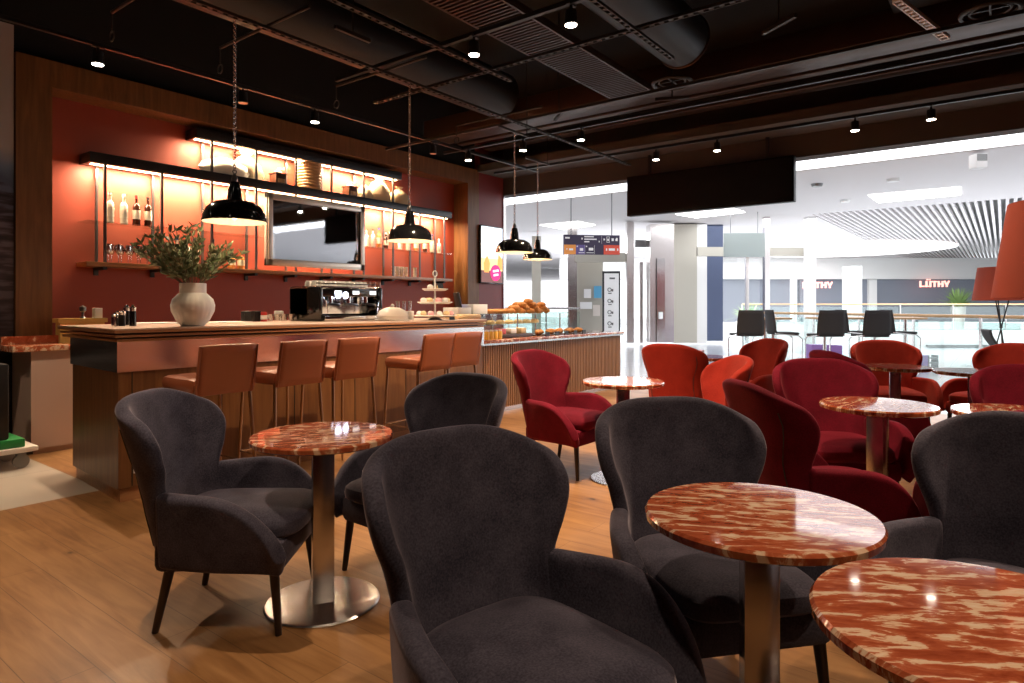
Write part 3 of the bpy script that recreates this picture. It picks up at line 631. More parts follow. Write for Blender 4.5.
# coffee machine
mx0, mx1 = 3.81, 4.611
o = thing('coffee_machine', 'wide black and chrome espresso machine with cups on top', 'coffee machine', ((mx0+mx1)/2, 5.41, CT))
w = (mx1-mx0)/2
B().bb(-w, w, -.02, .28, .05, .33, bev=.01).bb(-w, -w+.05, -.20, .28, .0, .34, bev=.015).bb(w-.05, w, -.20, .28, .0, .34, bev=.015).build('casing', M['blk'], o)
B().bb(-w+.05, w-.05, -.035, -.02, .07, .24).bb(-w+.05, w-.05, -.24, -.02, 0, .05, bev=.005).build('chrome_back_splash', M['chrome'], o)
B().bb(-w+.05, w-.05, -.18, -.02, .24, .33, bev=.01).build('head_panel', M['blk'], o)
for k in range(3):
    gx = -w*.55+k*w*.55
    B().cyl((gx, -.12, .24), (gx, -.12, .18), .038).build('group_head', M['chrome'], o)
    B().cyl((gx, -.12, .185), (gx, -.12, .16), .036).cyl((gx, -.14, .172), (gx, -.30, .155), .012).build('portafilter', M['knob'], o)
    B().bb(gx+.02, gx+.10, -.185, -.18, .265, .30).build('display', M['scr1'], o)
for sx in (-1, 1): B().tube([(sx*(w-.09), -.16, .25), (sx*(w-.07), -.22, .2), (sx*(w-.09), -.22, .08)], .006).build('steam_wand', M['chrome'], o)
B().bb(-w+.03, w-.03, -.10, .25, .33, .345).tube([(-w+.03, -.12, .37), (w-.03, -.12, .37)], .006).build('cup_rail', M['chrome'], o)
for sx in (-1, 1):
    B().sph((sx*.045-w*.3, -.19, .255), (.034, .012, .034), 16, 10).build('work_lamp', E('work_lamp', (.75, .78, 1), 9), o)
ec = None
for k in range(24):
    u = (mx0+mx1)/2-w+.09+(k % 12)*(2*w-.18)/11; v = 5.40+.1*(k//12)
    lab = 'white espresso cup upside down on top of the coffee machine'
    if ec is None: ec = B().lathe([(.036, 0), (.034, .03), (.022, .055), (0, .056), (0, .05), (.03, .0)], 14).build('espresso_cup', M['whiteg'], loc=(u, v, CT+.345)); tag(ec, lab, 'cup', 'cups on the coffee machine')
    else: dup(ec, (u, v, CT+.345), 0, lab)
tb = None
for k, x in enumerate((4.826, 4.898, 4.972)):
    lab = 'tall clear cup dispenser tube, '+NTH[k]+' from the left beside the coffee machine'
    if tb is None:
        tb = thing('cup_dispenser', lab, 'dispenser', (x, 5.7, CT), 0, 'cup dispenser tubes')
        B().lathe([(0, .12), (.034, .12), (.034, .42), (0, .42)], 14).build('tube', P('smoked_tube', (.30, .13, .10), .15), tb); B().lathe([(0, 0), (.04, 0), (.04, .12), (0, .12)], 14).build('base', M['black'], tb)
    else: dup(tb, (x, 5.7, CT), 0, lab)
o = thing('cake_dome', 'white domed cake cover on the bar right of the coffee machine', 'cake cover', ((4.388,5.061)[0]+.04, 4.86, CT))
B().lathe([(0, 0), (.17, 0), (.18, .015), (0, .015)], 32).build('plate', M['whiteg'], o)
B().lathe([(.155, .015), (.16, .05), (.13, .10), (.07, .13), (0, .135)], 32).sph((0, 0, .15), (.018, .018, .02)).build('dome', M['tarp'], o)
gc = None
for i, x in enumerate(((4.615,4.983), (4.684,4.967), (4.754,4.951))):
    lab = 'upright white jug with metal straws, '+NTH[i]+' from the left beside the cake dome'
    if gc is None:
        gc = thing('straw_jug', lab, 'jug', (*x, CT), 0, 'straw jugs on the bar')
        B().lathe([(0, 0), (.04, 0), (.042, .09), (.036, .095), (0, .09)], 16).build('jug', M['whiteg'], gc)
        b = B()
        for k in range(5): b.cyl((.012*cos(k), .012*sin(k), .08), (.02*cos(k), .02*sin(k), .20), .003, seg=6)
        b.build('straws', M['chrome'], gc)
    else: dup(gc, (*x, CT), 0, lab)
o = thing('cake_stand', 'three-tier white cake stand with pastries at the right of the bar', 'cake stand', (*(4.981,4.808), CT))
for z, r in ((.03, .24), (.17, .19), (.31, .14)): B().lathe([(0, z), (r*.8, z), (r, z+.018), (r*.97, z+.022), (r*.8, z+.008), (0, z+.008)], 32).build('tier', M['whiteg'], o)
B().cyl((0, 0, 0), (0, 0, .46), .01).torus((0, 0, .49), .03, .007, Matrix.Rotation(pi/2, 4, 'X')).lathe([(0, 0), (.09, 0), (.02, .03), (0, .03)], 20).build('stem', M['whiteg'], o)
rnd = random.Random(5)
for z, r, n_ in ((.04, .17, 12), (.18, .13, 9), (.32, .07, 4)):
    for k in range(n_):
        a = k*2*pi/n_
        q = B().sph((0, 0, .028), (.034, .034, .028), 12, 8).build('small_cake', [M['pale'], M['tape'], M['whiteg']][(k+int(z*10)) % 3], loc=((4.981,4.808)[0]+r*cos(a), (4.981,4.808)[1]+r*sin(a), CT+z))
        tag(q, ['yellow', 'pink', 'white'][(k+int(z*10)) % 3]+' little cake on the '+{.04: 'bottom', .18: 'middle', .32: 'top'}[z]+' tier of the cake stand', 'cake', 'little '+['yellow', 'pink', 'white'][(k+int(z*10)) % 3]+' cakes on the '+{.04: 'bottom', .18: 'middle', .32: 'top'}[z]+' tier')
for (x, z, lab) in ((447, 0, 'small black price card before the cake stand'), (430, .32, 'small black price card on the top tier of the cake stand')):
    p = ((4.981,4.808)[0]+.10, 4.66)
    if z: p = ((4.981,4.808)[0]-.02, (4.981,4.808)[1]-.10)
    tag(B().box((0, 0, .035), (.08, .004, .065), rx=-.25).build('price_card', M['black'], loc=(*p, CT+z)), lab, 'price card')
o = thing('till_screen', 'slanted touch screen of the till near the right portal post', 'till', (6.114, 5.5, CT), .9)
B().box((0, 0, .19), (.32, .03, .26), rx=-.2, bev=.006).build('casing', M['black'], o); B().box((0, -.016, .19), (.29, .004, .23), rx=-.2).build('screen', M['scr5'], o)
B().box((0, .02, .03), (.14, .14, .06), bev=.01).build('foot', M['black'], o)
o = B().bb(-.16, .16, -.1, .1, 0, .09, bev=.01).build('card_printer', M['black'], loc=(6.531, 5.66, CT)); tag(o, 'low black printer box at the far end of the bar', 'printer')
o = B().bb(-.2, .2, -.12, .12, 0, .05, bev=.02).build('bread_tray', M['pale'], loc=(5.645, 5.0, CT)); tag(o, 'pale tray of wrapped pastries at the end of the bar', 'tray')

# ---------------------------------------------------------------- wall TV
t0, t1 = 8.63, 9.26
tz0, tz1 = (8.63,1.688)[1], (8.63,2.709)[1]
o = thing('wall_monitor', 'portrait advertising screen on the red wall', 'screen', ((t0+t1)/2, PV, (tz0+tz1)/2))
w, hh = (t1-t0)/2, (tz1-tz0)/2
B().bb(-w, w, -.05, 0, -hh, hh, bev=.006).build('casing', M['blk'], o)
B().bb(-w+.02, w-.02, -.053, -.05, -.12*hh, hh-.02).build('picture_sky', M['scr1'], o, smooth=False)
B().bb(-w+.02, w-.02, -.053, -.05, -.55*hh, -.12*hh).build('picture_glow', M['scr6'], o, smooth=False)
B().bb(-w+.02, w-.02, -.053, -.05, -hh+.02, -.55*hh).build('picture_ground', M['scr4'], o, smooth=False)
B().prism([(-w*.75, -.3*hh), (-w*.45, .0), (-w*.2, -.3*hh), (-w*.3, -.62*hh), (-w*.7, -.62*hh)], .053, .056).build('picture_figure', M['scr2'], o).rotation_euler = (pi/2, 0, 0)
B().prism([(w*.55, .05*hh), (w*.9, -.1*hh), (w*.9, -.5*hh), (w*.45, -.5*hh)], .053, .056).build('picture_figure', M['scr2'], o).rotation_euler = (pi/2, 0, 0)
B().cyl((.30*w, -.053, -.62*hh), (.30*w, -.058, -.62*hh), .46*w, seg=32).build('picture_badge', M['scr3'], o)
B().box((.30*w, -.059, -.55*hh), (.5*w, .002, .07*hh), ry=-.12).box((.32*w, -.059, -.69*hh), (.42*w, .002, .07*hh), ry=-.12).build('badge_lettering', M['scr1'], o)

# ---------------------------------------------------------------- left side: cabinet, trolley
o = thing('side_cabinet', 'pale side cabinet with a red marble top at the portal post', 'cabinet', (1.45, 6.72, 0))
L = (2.242,6.74); 
B().bb(.50, .86, .0, .5, .05, .90).build('carcass', M['cab'], o, smooth=False)
B().bb(.52, .84, .02, .48, 0, .05).build('plinth', M['cab'], o, smooth=False)
B().bb(.36, .88, -.03, .53, .90, .95, bev=.004).build('marble_top', M['marble'], o)
B().bb(.40, .86, .42, .5, .95, 1.02).build('splash_back', M['marble'], o)
o = thing('dark_cabinet', 'black open cabinet standing below the mural', 'cabinet', (.2, 6.75, 0))
B().bb(-.6, 1.55, .1, .5, .93, 1.0).bb(-.6, -.55, .1, .5, 0, .93).bb(-.6, 1.55, .45, .5, 0, .93).build('carcass', M['black'], o)
o = thing('trolley', 'flat castor trolley carrying a black box at the left edge', 'trolley', (1.30, 6.45, 0))
B().bb(-.55, .55, -.25, .25, .13, .17, bev=.005).build('deck', M['tarp'], o)
for sx in (-.45, .45):
    for sy in (-.18, .18):
        q = B().cyl((sx, sy-.02, .055), (sx, sy+.02, .055), .055, seg=20).build('castor', M['knob'], o)
        B().bb(sx-.03, sx+.03, sy-.03, sy+.03, .10, .13).build('castor_plate', M['knob'], q)
tag(B().bb(-.5, .45, -.22, .22, 0, .07, bev=.01).build('crate', M['green'], loc=(1.32, 6.45, .17)), 'low green plastic crate on the trolley', 'crate')
o = thing('storage_box', 'tall matt black box standing in the green crate', 'box', (1.27, 6.45, .24))
B().bb(-.42, .40, -.2, .2, 0, .60, bev=.015).build('box', M['black'], o)
for z in (.2, .45): B().cyl((.30, -.205, z), (.30, -.2, z), .02).build('latch', M['knob'], o)

# ---------------------------------------------------------------- pendant lamps
def pendant(loc, R_, top, lab):
    o = thing('pendant_lamp', lab, 'pendant lamp', loc, 0, 'black dome pendant lamps'); k = R_/.24
    prof = [(.24, 0), (.243, .005), (.232, .06), (.20, .115), (.15, .15), (.09, .165), (.052, .17), (.045, .19)]
    B().lathe([(r*k, z*k) for r, z in prof]+[(r*k-.004, z*k-.004) for r, z in prof[::-1]][:-1]+[(.236*k, 0), (.24*k, 0)], 48).build('lamp_shade', M['blk'], o)
    B().lathe([(r*k-.007, z*k-.006 if z else .001) for r, z in prof[:-1]]+[(0, .16*k)], 48).build('shade_lining', M['shin'], o)
    B().lathe([(.058*k, .165*k), (.05*k, .24*k), (.036*k, .31*k), (.018*k, .315*k), (0, .315*k)], 24).build('socket_cover', M['blk'], o)
    B().lathe([(0, .31*k), (.02*k, .31*k), (.024*k, .34*k), (.012*k, .37*k), (0, .375*k)], 16).torus((0, 0, .39*k), .014, .004, Matrix.Rotation(pi/2, 4, 'X'), 16, 6).build('hook', M['knob'], o)
    b = B(); z = .41*k; i = 0
    while z < top-loc[2]-.01:
        b.torus((0, 0, z), .011, .0032, Matrix.Rotation(pi/2, 4, 'X' if i % 2 else 'Y') @ Matrix.Diagonal((1, 1.5, 1, 1) if 0 else (1, 1, 1, 1)), 10, 5); z += .018*1.05; i += 1
    b.build('chain', M['chrome'], o)
    B().sph((0, 0, .07*k), (.035, .035, .045)).build('bulb', M['bulb'], o)
    light('POINT', 'pendant_bulb', (loc[0], loc[1], loc[2]+.0*k+.02), 9, (1, .72, .45), shadow_soft_size=.04)
pendant((2.50, 4.40, 1.90), .222, 3.36, 'nearest black dome pendant lamp, hanging beside the leafy branches')
pendant((4.22, 4.40, 1.90), .215, 3.36, 'second black dome pendant lamp, hanging right of the mirror')
pendant((6.15, 4.63, 1.93), .225, 3.36, 'third black dome pendant lamp, before the advertising screen')
pendant((7.60, 5.31, 1.96), .215, 3.36, 'farthest black dome pendant lamp, half behind the third one')

# ---------------------------------------------------------------- armchairs
def armchair(lab, m):
    o = thing('armchair', lab, 'armchair')
    z0, zt = .265, .935
    def lut(K, z):
        for (a, p), (b_, q) in zip(K, K[1:]):
            if z <= b_:
                t = max(0, (z-a)/(b_-a)); t = t*t*(3-2*t); return p+(q-p)*t
        return K[-1][1]
    WING = [(.2, .10), (.45, .12), (.56, .125), (.66, .165), (.75, .185), (.82, .165), (.88, .11), (.935, .06)]
    def wid(z):
        K = [(.2, .225), (.32, .250), (.45, .258), (.55, .255), (.63, .275), (.70, .305), (.765, .322), (.82, .318), (.87, .302), (.935, .270)]
        for (a, p), (b_, q) in zip(K, K[1:]):
            if z <= b_:
                t = max(0, (z-a)/(b_-a)); t = t*t*(3-2*t); return p+(q-p)*t
        return K[-1][1]
    def f(s_, v):
        s_ = s_*2-1; Ht = zt-.085*abs(s_)**2.8
        z = z0+v*(Ht-z0); sg_ = 1 if s_ > 0 else -1
        x = wid(z)*sg_*(1-(1-abs(s_))**1.45)
        fw_ = lut(WING, z)
        y = -.235-.165*max(0, (z-.265)/.66)+fw_*abs(s_)**2.9
        return (x, y, z)
    q = B().grid(f, 20, 14).build('backrest', m, o)
    md = q.modifiers.new('t', 'SOLIDIFY'); md.thickness = .055; md.offset = 0; md2 = q.modifiers.new('s', 'SUBSURF'); md2.levels = 1; md2.render_levels = 2
    def arm(sx):
        def g(a, v):
            # a: back to front, v: bottom to top
            y = -.20+a*.49
            tz = .315+.265*(1-max(0, (a-.30)/.70)**2.6)**.8 - .012*(1-a)
            z = .265+v*(tz-.265)
            bow = .075*sin(pi*min(1, a*.60+.10))
            x = .232+bow+.045*v*min(1, a*2.2)-.02*(1-v)**2
            return (sx*x, y+.015*v*a, z)
        q = B().grid(g, 16, 8).build('armrest', m, o)
        md = q.modifiers.new('t', 'SOLIDIFY'); md.thickness = .065; md.offset = 0; md2 = q.modifiers.new('s', 'SUBSURF'); md2.levels = 1; md2.render_levels = 2
    arm(1); arm(-1)
    for sx in (-1, 1):
        pts = []
        for i in range(9):
            p = Vector(f(.5+sx*.34, .12+.74*i/8)); pts.append(p+Vector((sx*.010, -.0275, 0)))
        B().tube(pts, .0028, 6).build('seam', M['black'], o)
    B().bb(-.265, .265, -.23, .285, .245, .37, bev=.035).build('seat_base', m, o)
    b = B(); 
    def cu(u_, v_):
        a = u_*2*pi; e = .45; ph = (v_-.5)*pi
        sg = lambda t, p: (abs(t)**p)*(1 if t > 0 else -1)
        x = .245*sg(cos(ph), .5)*sg(cos(a), e); yy = .29*sg(cos(ph), .5)*sg(sin(a), e); zz = .062*sg(sin(ph), .7)
        return (x, yy+.045, .40+zz+.012*(1-(x/.245)**2))
    b.grid(cu, 40, 12); bmesh.ops.remove_doubles(b.b, verts=b.b.verts, dist=.0005); b.build('seat_cushion', m, o)
    for sx in (-1, 1):
        B().cyl((sx*.235, .235, .28), (sx*.255, .262, 0), .021, .013).build('leg', M['legw'], o)
        B().cyl((sx*.20, -.18, .28), (sx*.222, -.235, 0), .021, .013).build('leg', M['legw'], o)
    return o
protoG = armchair('', M['grey'])
protoR = dup(protoG, (0, 0, 0), 0, ''); paint(protoR, M['crim'], ('backrest', 'armrest', 'seat_base', 'seat_cushion'))
protoO = dup(protoG, (0, 0, 0), 0, ''); paint(protoO, M['orng'], ('backrest', 'armrest', 'seat_base', 'seat_cushion'))
used = set()
def chair(pr, p, rz, lab, group):
    if pr.name not in used:
        used.add(pr.name); pr.location = (*p, 0); pr.rotation_euler = (0, 0, rz); pr['label'] = lab; pr['group'] = group; return pr
    return dup(pr, (*p, 0), rz, lab, group)
GG, GR, GO = 'charcoal armchairs', 'crimson armchairs', 'orange-red armchairs'
chair(protoG, (1.511,2.641), -2.462, 'charcoal velvet armchair at the left, seen from its side with open floor before it', GG)
chair(protoG, (2.287,2.313), 1.529, 'charcoal velvet armchair behind the left marble table, before the bar stools', GG)
chair(protoG, (1.333,0.956), -3.363, 'largest charcoal velvet armchair in the front centre, seat facing the viewer', GG)
chair(protoG, (2.182,0.797), -3.862, 'charcoal velvet armchair directly behind the middle front marble table', GG)
chair(protoG, (2.444,-0.028), 1.371, 'charcoal velvet armchair cut off by the right edge of the photo', GG)
chair(protoR, (4.376,2.769), -3.164, 'crimson armchair standing alone before the slatted pastry counter', GR)
chair(protoR, (3.462,0.732), -2.393, 'crimson armchair seen from behind, nearest one right of the centre', GR)
chair(protoR, (4.547,0.84), -4.163, 'crimson armchair facing the viewer behind the shiny marble table', GR)
chair(protoR, (6.045,0.885), -2.393, 'dark crimson armchair seen from behind, left of a far marble table', GR)
chair(protoR, (4.781,-0.212), -4.481, 'crimson armchair at the right edge behind the small strip of marble table', GR)
chair(protoR, (3.371,-0.091), -1.278, 'crimson armchair hidden behind the charcoal armchair at the right edge', GR)
chair(protoO, (6.255,2.576), -1.565, 'orange-red armchair seen from behind, left of the other orange ones', GO)
chair(protoO, (4.569,1.836), 0.649, 'bright orange armchair turned left to the small marble table', GO)
chair(protoO, (7.197,2.262), 0.971, 'orange armchair below the left black bar chair', GO)
chair(protoO, (7.545,0.894), -4.32, 'orange-red armchair below the pair of black bar chairs', GO)
chair(protoO, (7.719,0.085), 0.971, 'orange-red armchair at the right edge below the floor lamp', GO)

# ---------------------------------------------------------------- round marble tables
def table(lab):
    o = thing('cafe_table', lab, 'table', group='round red marble tables')
    B().lathe([(0, .707), (.292, .707), (.302, .713), (.304, .730), (.298, .738), (0, .738)], 72).build('table_top', M['marble'], o)
    B().bb(-.045, .045, -.045, .045, .012, .70, bev=.003).build('pedestal', M['steel'], o)
    B().lathe([(0, .0), (.243, 0), (.245, .006), (.238, .012), (0, .014)], 64).build('base_plate', M['steelb'], o)
    B().bb(-.11, .11, -.11, .11, .698, .707).build('mounting_plate', M['black'], o)
    return o
T = None
for (p, rz, lab) in (
    ((1.76,2.378), -.55, 'round marble table beside the left charcoal armchair, reflecting two lamps'),
    ((1.808,0.529), -1.1, 'round marble table in the front middle with a white reflection'),
    ((1.432,0.007), -1.0, 'nearest round marble table, cut off by the lower right corner'),
    ((4.357,2.265), .6, 'round marble table beside the lone crimson armchair'),
    ((4.211,0.572), -.2, 'shiny round marble table among the crimson armchairs'),
    ((6.925,0.8), .2, 'round marble table before the far orange-red armchair'),
    ((6.829,0.199), 0, 'round marble table with a white reflection near the right floor lamps'),
    ((4.344,-0.067), 0, 'round marble table at the right edge behind the charcoal armchair'),
    ((6.977,2.634), 0, 'farthest round marble table, between the orange armchairs')):
    if T is None: T = table(lab); T.location = (*p, 0); T.rotation_euler = (0, 0, rz)
    else: dup(T, (*p, 0), rz, lab)
o = thing('snack_menu', 'small red and white card holder on the farthest marble table', 'card holder', (*(6.895,2.66), .738))
B().bb(-.09, .09, -.03, .03, 0, .07, bev=.004).build('card', M['redc'], o); B().bb(-.07, .07, -.032, -.03, .03, .055).build('lettering', M['signw'], o)

# ---------------------------------------------------------------- bar stools
def stool():
    o = thing('bar_stool', '', 'bar stool', group='cognac leather bar stools')
    def bk(a, v):
        w_ = .192-.0*v; x = -w_+2*w_*a
        return (x, -.205-.06*v-.012*cos((a-.5)*2.2), .74+.315*v-.004*(2*a-1)**2)
    q = B().grid(bk, 8, 6).build('backrest', M['leath'], o); md = q.modifiers.new('t', 'SOLIDIFY'); md.thickness = .028; md.offset = 0; q.modifiers.new('b', 'BEVEL').width = .006
    B().bb(-.20, .20, -.20, .23, .745, .845, bev=.038).build('seat', M['leath'], o)
    b = B()
    b.b.free()
    for sx in (-1, 1): B().cyl((sx*.188, -.288, 1.05), (sx*.190, -.232, .745), .004, seg=6).build('seam', M['leath'], o)
    for sx in (-1, 1):
        B().cyl((sx*.185, -.19, .76), (sx*.215, -.24, 0), .012, .010, 10).build('leg', M['brass'], o)
        B().cyl((sx*.185, .19, .76), (sx*.21, .22, 0), .012, .010, 10).build('leg', M['brass'], o)
    B().cyl((-.20, .21, .25), (.20, .21, .25), .009, seg=10).build('foot_rest', M['steel'], o)
    B().cyl((-.20, -.22, .25), (-.20, .21, .25), .007, seg=10).cyl((.20, -.22, .25), (.20, .21, .25), .007, seg=10).build('stretcher', M['steel'], o)
    return o
s0 = None
for u, v, rz, lab in ((2.18, 4.17, .0, 'leftmost cognac leather bar stool, right behind the left charcoal armchair'), (2.74, 4.19, .03, 'second cognac leather bar stool from the left'), (3.25, 4.20, -.02, 'cognac leather bar stool in the middle of the row'),
    (4.10, 4.17, .0, 'fourth cognac leather bar stool from the left, its seat showing beside a gap'), (4.53, 4.22, 0, 'rightmost cognac leather bar stool, half behind its neighbour')):
    if s0 is None: s0 = stool(); s0.location = (u, v, 0); s0.rotation_euler = (0, 0, rz); s0['label'] = lab
    else: dup(s0, (u, v, 0), rz, lab)

# ---------------------------------------------------------------- floor lamps
def flamp(lab):
    o = thing('floor_lamp', lab, 'floor lamp', group='orange drum floor lamps')
    B().lathe([(.335, 1.37), (.27, 1.83), (.266, 1.83), (.331, 1.37), (.335, 1.37)], 48).build('lamp_shade', M['shade'], o)
    for k in range(3):
        a = k*2*pi/3+.4; B().cyl((.10*cos(a), .10*sin(a), 1.42), (-.22*cos(a), -.22*sin(a), 0), .009, seg=10).build('leg', M['black'], o)
    B().torus((0, 0, 1.0), .012, .012, u=14).cyl((0, 0, 1.4), (0, 0, 1.5), .02).cyl((-.27, 0, 1.42), (.27, 0, 1.42), .004, seg=6).build('frame', M['black'], o)
    B().sph((0, 0, 1.56), (.04, .04, .055)).build('bulb', M['whiteg'], o)
    return o
l0 = flamp('large orange drum floor lamp cut off by the right edge'); l0.location = (*(3.958,-0.285), 0); l0.scale = (1, 1, .975)
l1 = dup(l0, (*(11.28,0.025), 0), .3, 'smaller looking orange floor lamp on black tripod legs before the railing'); l1.scale = (1, 1, 1)
# ---------------------------------------------------------------- the concourse beyond the opening
HC = 4.05
struct(B().bb(BU+1.0, 21, -40, 45, HC, HC+.1).bb(21, 60, 4.6, 45, HC, HC+.1).bb(21, 60, -40, -14, HC, HC+.1).build('ceiling_concourse', M['hceil'], smooth=False))
b = B()
v = 4.5
while v > -14: b.bb(21, 52, v-.035, v+.035, HC, HC+.12); v -= .17
struct(b.build('ceiling_slats', M['hceil'], smooth=False))
struct(B().bb(21, 60, -14, 4.6, HC+.55, HC+.6).build('ceiling_void', M['knob'], smooth=False))
struct(B().cyl((35.2, 6.3, HC-.03), (35.2, 6.3, HC-.01), 4.7, seg=64).build('ceiling_skylight', M['ocul']))
def hpoly(name, label, pts, z, m):
    o = B().prism(pts, z-.02, z).build(name, m, smooth=False); tag(o, label, 'ceiling light'); return o
hpoly('ceiling_panel_light', 'bright light panel in the hall ceiling at the upper right', [(18.114,2.665), (18.163,0.781), (19.455,0.832), (19.589,2.641)], HC-.005, M['panel'])
hpoly('ceiling_panel_light', 'bright light panel in the hall ceiling below the black screen', [(18.415,7.826), (19.566,7.633), (19.239,6.029), (18.321,6.048)], HC-.005, M['panel'])
hpoly('ceiling_panel_light', 'bright light panel in the hall ceiling above the direction sign', [(18.097,12.545), (19.689,12.598), (19.24,11.039), (18.074,11.02)], HC-.005, M['panel'])
for (p, lab) in (((18.681,3.283), 'small round ceiling sensor left of the upper right light panel'), ((15.838,3.355), 'long slot diffuser cover in the hall ceiling'), ((16.211,1.907), 'small round smoke detector in the hall ceiling')):
    tag(B().cyl((0, 0, HC-.06), (0, 0, HC), .11, .13, 24).build('ceiling_sensor', M['knob'] if 'slot' in lab else M['white'], loc=(*p, 0)), lab, 'ceiling sensor')
o = thing('ceiling_speaker', 'white box loudspeaker hanging from the hall ceiling', 'speaker', (*(14.264,0.358), 3.75), HR)
B().bb(-.10, .10, -.10, .10, 0, .25, bev=.01).build('casing', M['white'], o); B().bb(-.09, .09, -.105, -.1, .12, .24).build('grille', M['knob'], o)

def hbox(name, label, cat, q, th, m, group=None, bev=0):
    r0, r1, z0, z1, d = q
    o = B().bb(-(r1-r0)/2, (r1-r0)/2, 0, th, z0, z1, bev=bev).build(name, m, loc=hp((r0+r1)/2, d), rz=HR, smooth=False)
    if cat == 's': return struct(o)
    return tag(o, label, cat, group)
# facade cladding and columns (setting)
hbox('wall_concourse', 0, 's', (5.383,6.148,0.054,4.008,21.5), .5, M['beige'])
hbox('trim_7', 0, 's', (6.176,6.51,0.048,4.021,21.6), .4, M['white'])
hbox('trim_8', 0, 's', (6.631,7.175,0.093,4.173,22), .5, M['navy'])
o = hbox('trim_9', 0, 's', (4.479,5.258,0.099,3.945,21), .6, M['steel'])
hbox('trim_10', 0, 's', (9.15,9.397,0.079,4.067,20), .3, M['white'])
hbox('trim_11', 0, 's', (7.821,7.975,0.079,4.067,20), .2, M['steel'])
hbox('trim_12', 0, 's', (5.865,9.333,2.861,3.145,20.4), .2, M['beige'])
hbox('trim_13', 0, 's', (3.733,3.96,0.083,4.01,21), .3, M['steel'])
hbox('trim_14', 0, 's', (1.904,2.21,0.025,3.935,22), .3, M['steel'])
hbox('trim_15', 0, 's', (0.742,1.076,0,3.878,24), .3, M['beige'])
hbox('trim_16', 0, 's', (2.156,3.841,2.766,3.069,21.8), .2, M['beige'])
hbox('trim_17', 0, 's', (4.144,4.65,3.271,3.507,21.8), .2, M['knob'])
hbox('trim_18', 0, 's', (4.313,4.414,0.036,2.766,21.8), .15, M['steel'])
hbox('trim_19', 0, 's', (7.595,7.692,0.083,2.907,21), .12, M['steel'])
hbox('wall_lift', 0, 's', (2.26,3.165,0,2.813,22.5), .2, M['beige'])
hbox('window_1', 0, 's', (1.031,1.991,0,3.771,23), .02, M['glass'])
hbox('window_2', 0, 's', (6.588,7.899,0.129,2.845,20.2), .02, M['glass'])
hbox('window_3', 0, 's', (8.015,9.196,0.135,2.838,20.1), .02, M['glass'])
hbox('window_4', 0, 's', (4.333,4.564,0.06,2.739,21.4), .02, M['glass'])
q0_ = (6.226,7.43,2.724,3.429,19)[3]
fp = hbox('frosted_sign_panel', 'hanging frosted grey panel in front of the hall glazing', 'sign', (6.226,7.43,2.724,3.429,19), .06, M['frost'], bev=.005)
for sx in (-.4, .4): B().cyl((sx, .03, q0_), (sx, .03, 4.05), .01).build('hanger', M['knob'], fp)
hbox('lift_button_panel', 'tall brushed lift call panel with number on the steel column', 'lift panel', (4.684,4.942,0.121,2.834,20.9), .05, M['chrome'])
o = hbox('lift_number', 'small white figure 8 on the lift call panel', 'sign', (4.737,4.866,0.865,1.091,20.85), .02, M['signw'])
# info pillar
q = (2.658,3.186,0.111,2.313,19)
o = thing('info_board', 'upright black framed information board with a white sheet of symbols', 'info board', hp((q[0]+q[1])/2, q[4]), HR); w = (q[1]-q[0])/2
B().bb(-w, w, 0, .08, 0, q[3], bev=.01).build('frame', M['black'], o)
B().bb(-w+.05, w-.05, -.006, 0, .45, q[3]-.07).build('sheet', M['signw'], o)
b = B(); b.bb(-.06, .10, -.01, -.006, q[3]-.24, q[3]-.19)
for k in range(4):
    z = q[3]-.55-k*.33; b.torus((-.06, -.008, z), .05, .012, Matrix.Rotation(pi/2, 4, 'X'), 16, 5); b.bb(0.0, .05, -.01, -.006, z-.05, z+.02); b.bb(-.1, .0, -.01, -.006, z-.12, z-.09)
b.build('symbols', M['knob'], o)
for (q, m, lab) in (((2.826,3.085,1.559,1.972,22.3), M['poster'], 'blue poster on the lift wall'), ((2.482,2.723,1.559,1.869,22.3), M['signw'], 'white notice beside the blue poster'), ((2.344,2.757,1.179,1.421,22.3), M['signw'], 'lower white notice on the lift wall'), ((2.792,3.033,0.938,1.317,22.3), M['tarp'], 'small beige notice below the blue poster')):
    hbox('poster', lab, 'poster', q, .02, m)
# direction sign
q = (1.234,2.599,2.522,2.989,15.5)
o = thing('direction_sign', 'hanging direction sign with dark, orange, purple and red fields', 'sign', hp((q[0]+q[1])/2, 15.5, q[2]), HR+.12); w = (q[1]-q[0])/2; hh = q[3]-q[2]
B().bb(-w, w, 0, .10, 0, hh).build('board', M['sign1'], o, smooth=False)
def fld(x0, x1, m, n_='field'): return B().bb(-w+2*w*x0, -w+2*w*x1, -.008, 0, .0, hh*.49).build(n_, m, o, smooth=False)
fld(0, .21, M['sign2'], 'orange_field'); fld(.21, .375, M['sign3'], 'purple_field'); fld(.71, 1, M['sign4'], 'red_field')
b = B()
def wt(x0, x1, z0, z1): b.bb(-w+2*w*x0, -w+2*w*x1, -.014, -.008, hh*z0, hh*z1)
wt(.02, .10, .80, .88); wt(.31, .33, .76, .85)
for k, (a, c_) in enumerate(((.36, .53), (.36, .58), (.36, .45))): wt(a, c_, .88-k*.13, .94-k*.13)
wt(.67, .672, .55, .95); wt(.705, .73, .73, .82); wt(.76, .765, .62, .92); wt(.81, .815, .62, .92); wt(.76, .815, .90, .92); wt(.76, .815, .62, .64); wt(.775, .80, .70, .82)
wt(.85, .89, .70, .84); wt(.92, .96, .70, .80); wt(.93, .96, .80, .86); wt(.62, .635, .62, .70)
wt(.04, .06, .24, .30); wt(.09, .16, .20, .30); wt(.225, .245, .38, .44); wt(.28, .34, .18, .32); wt(.26, .36, .07, .10)
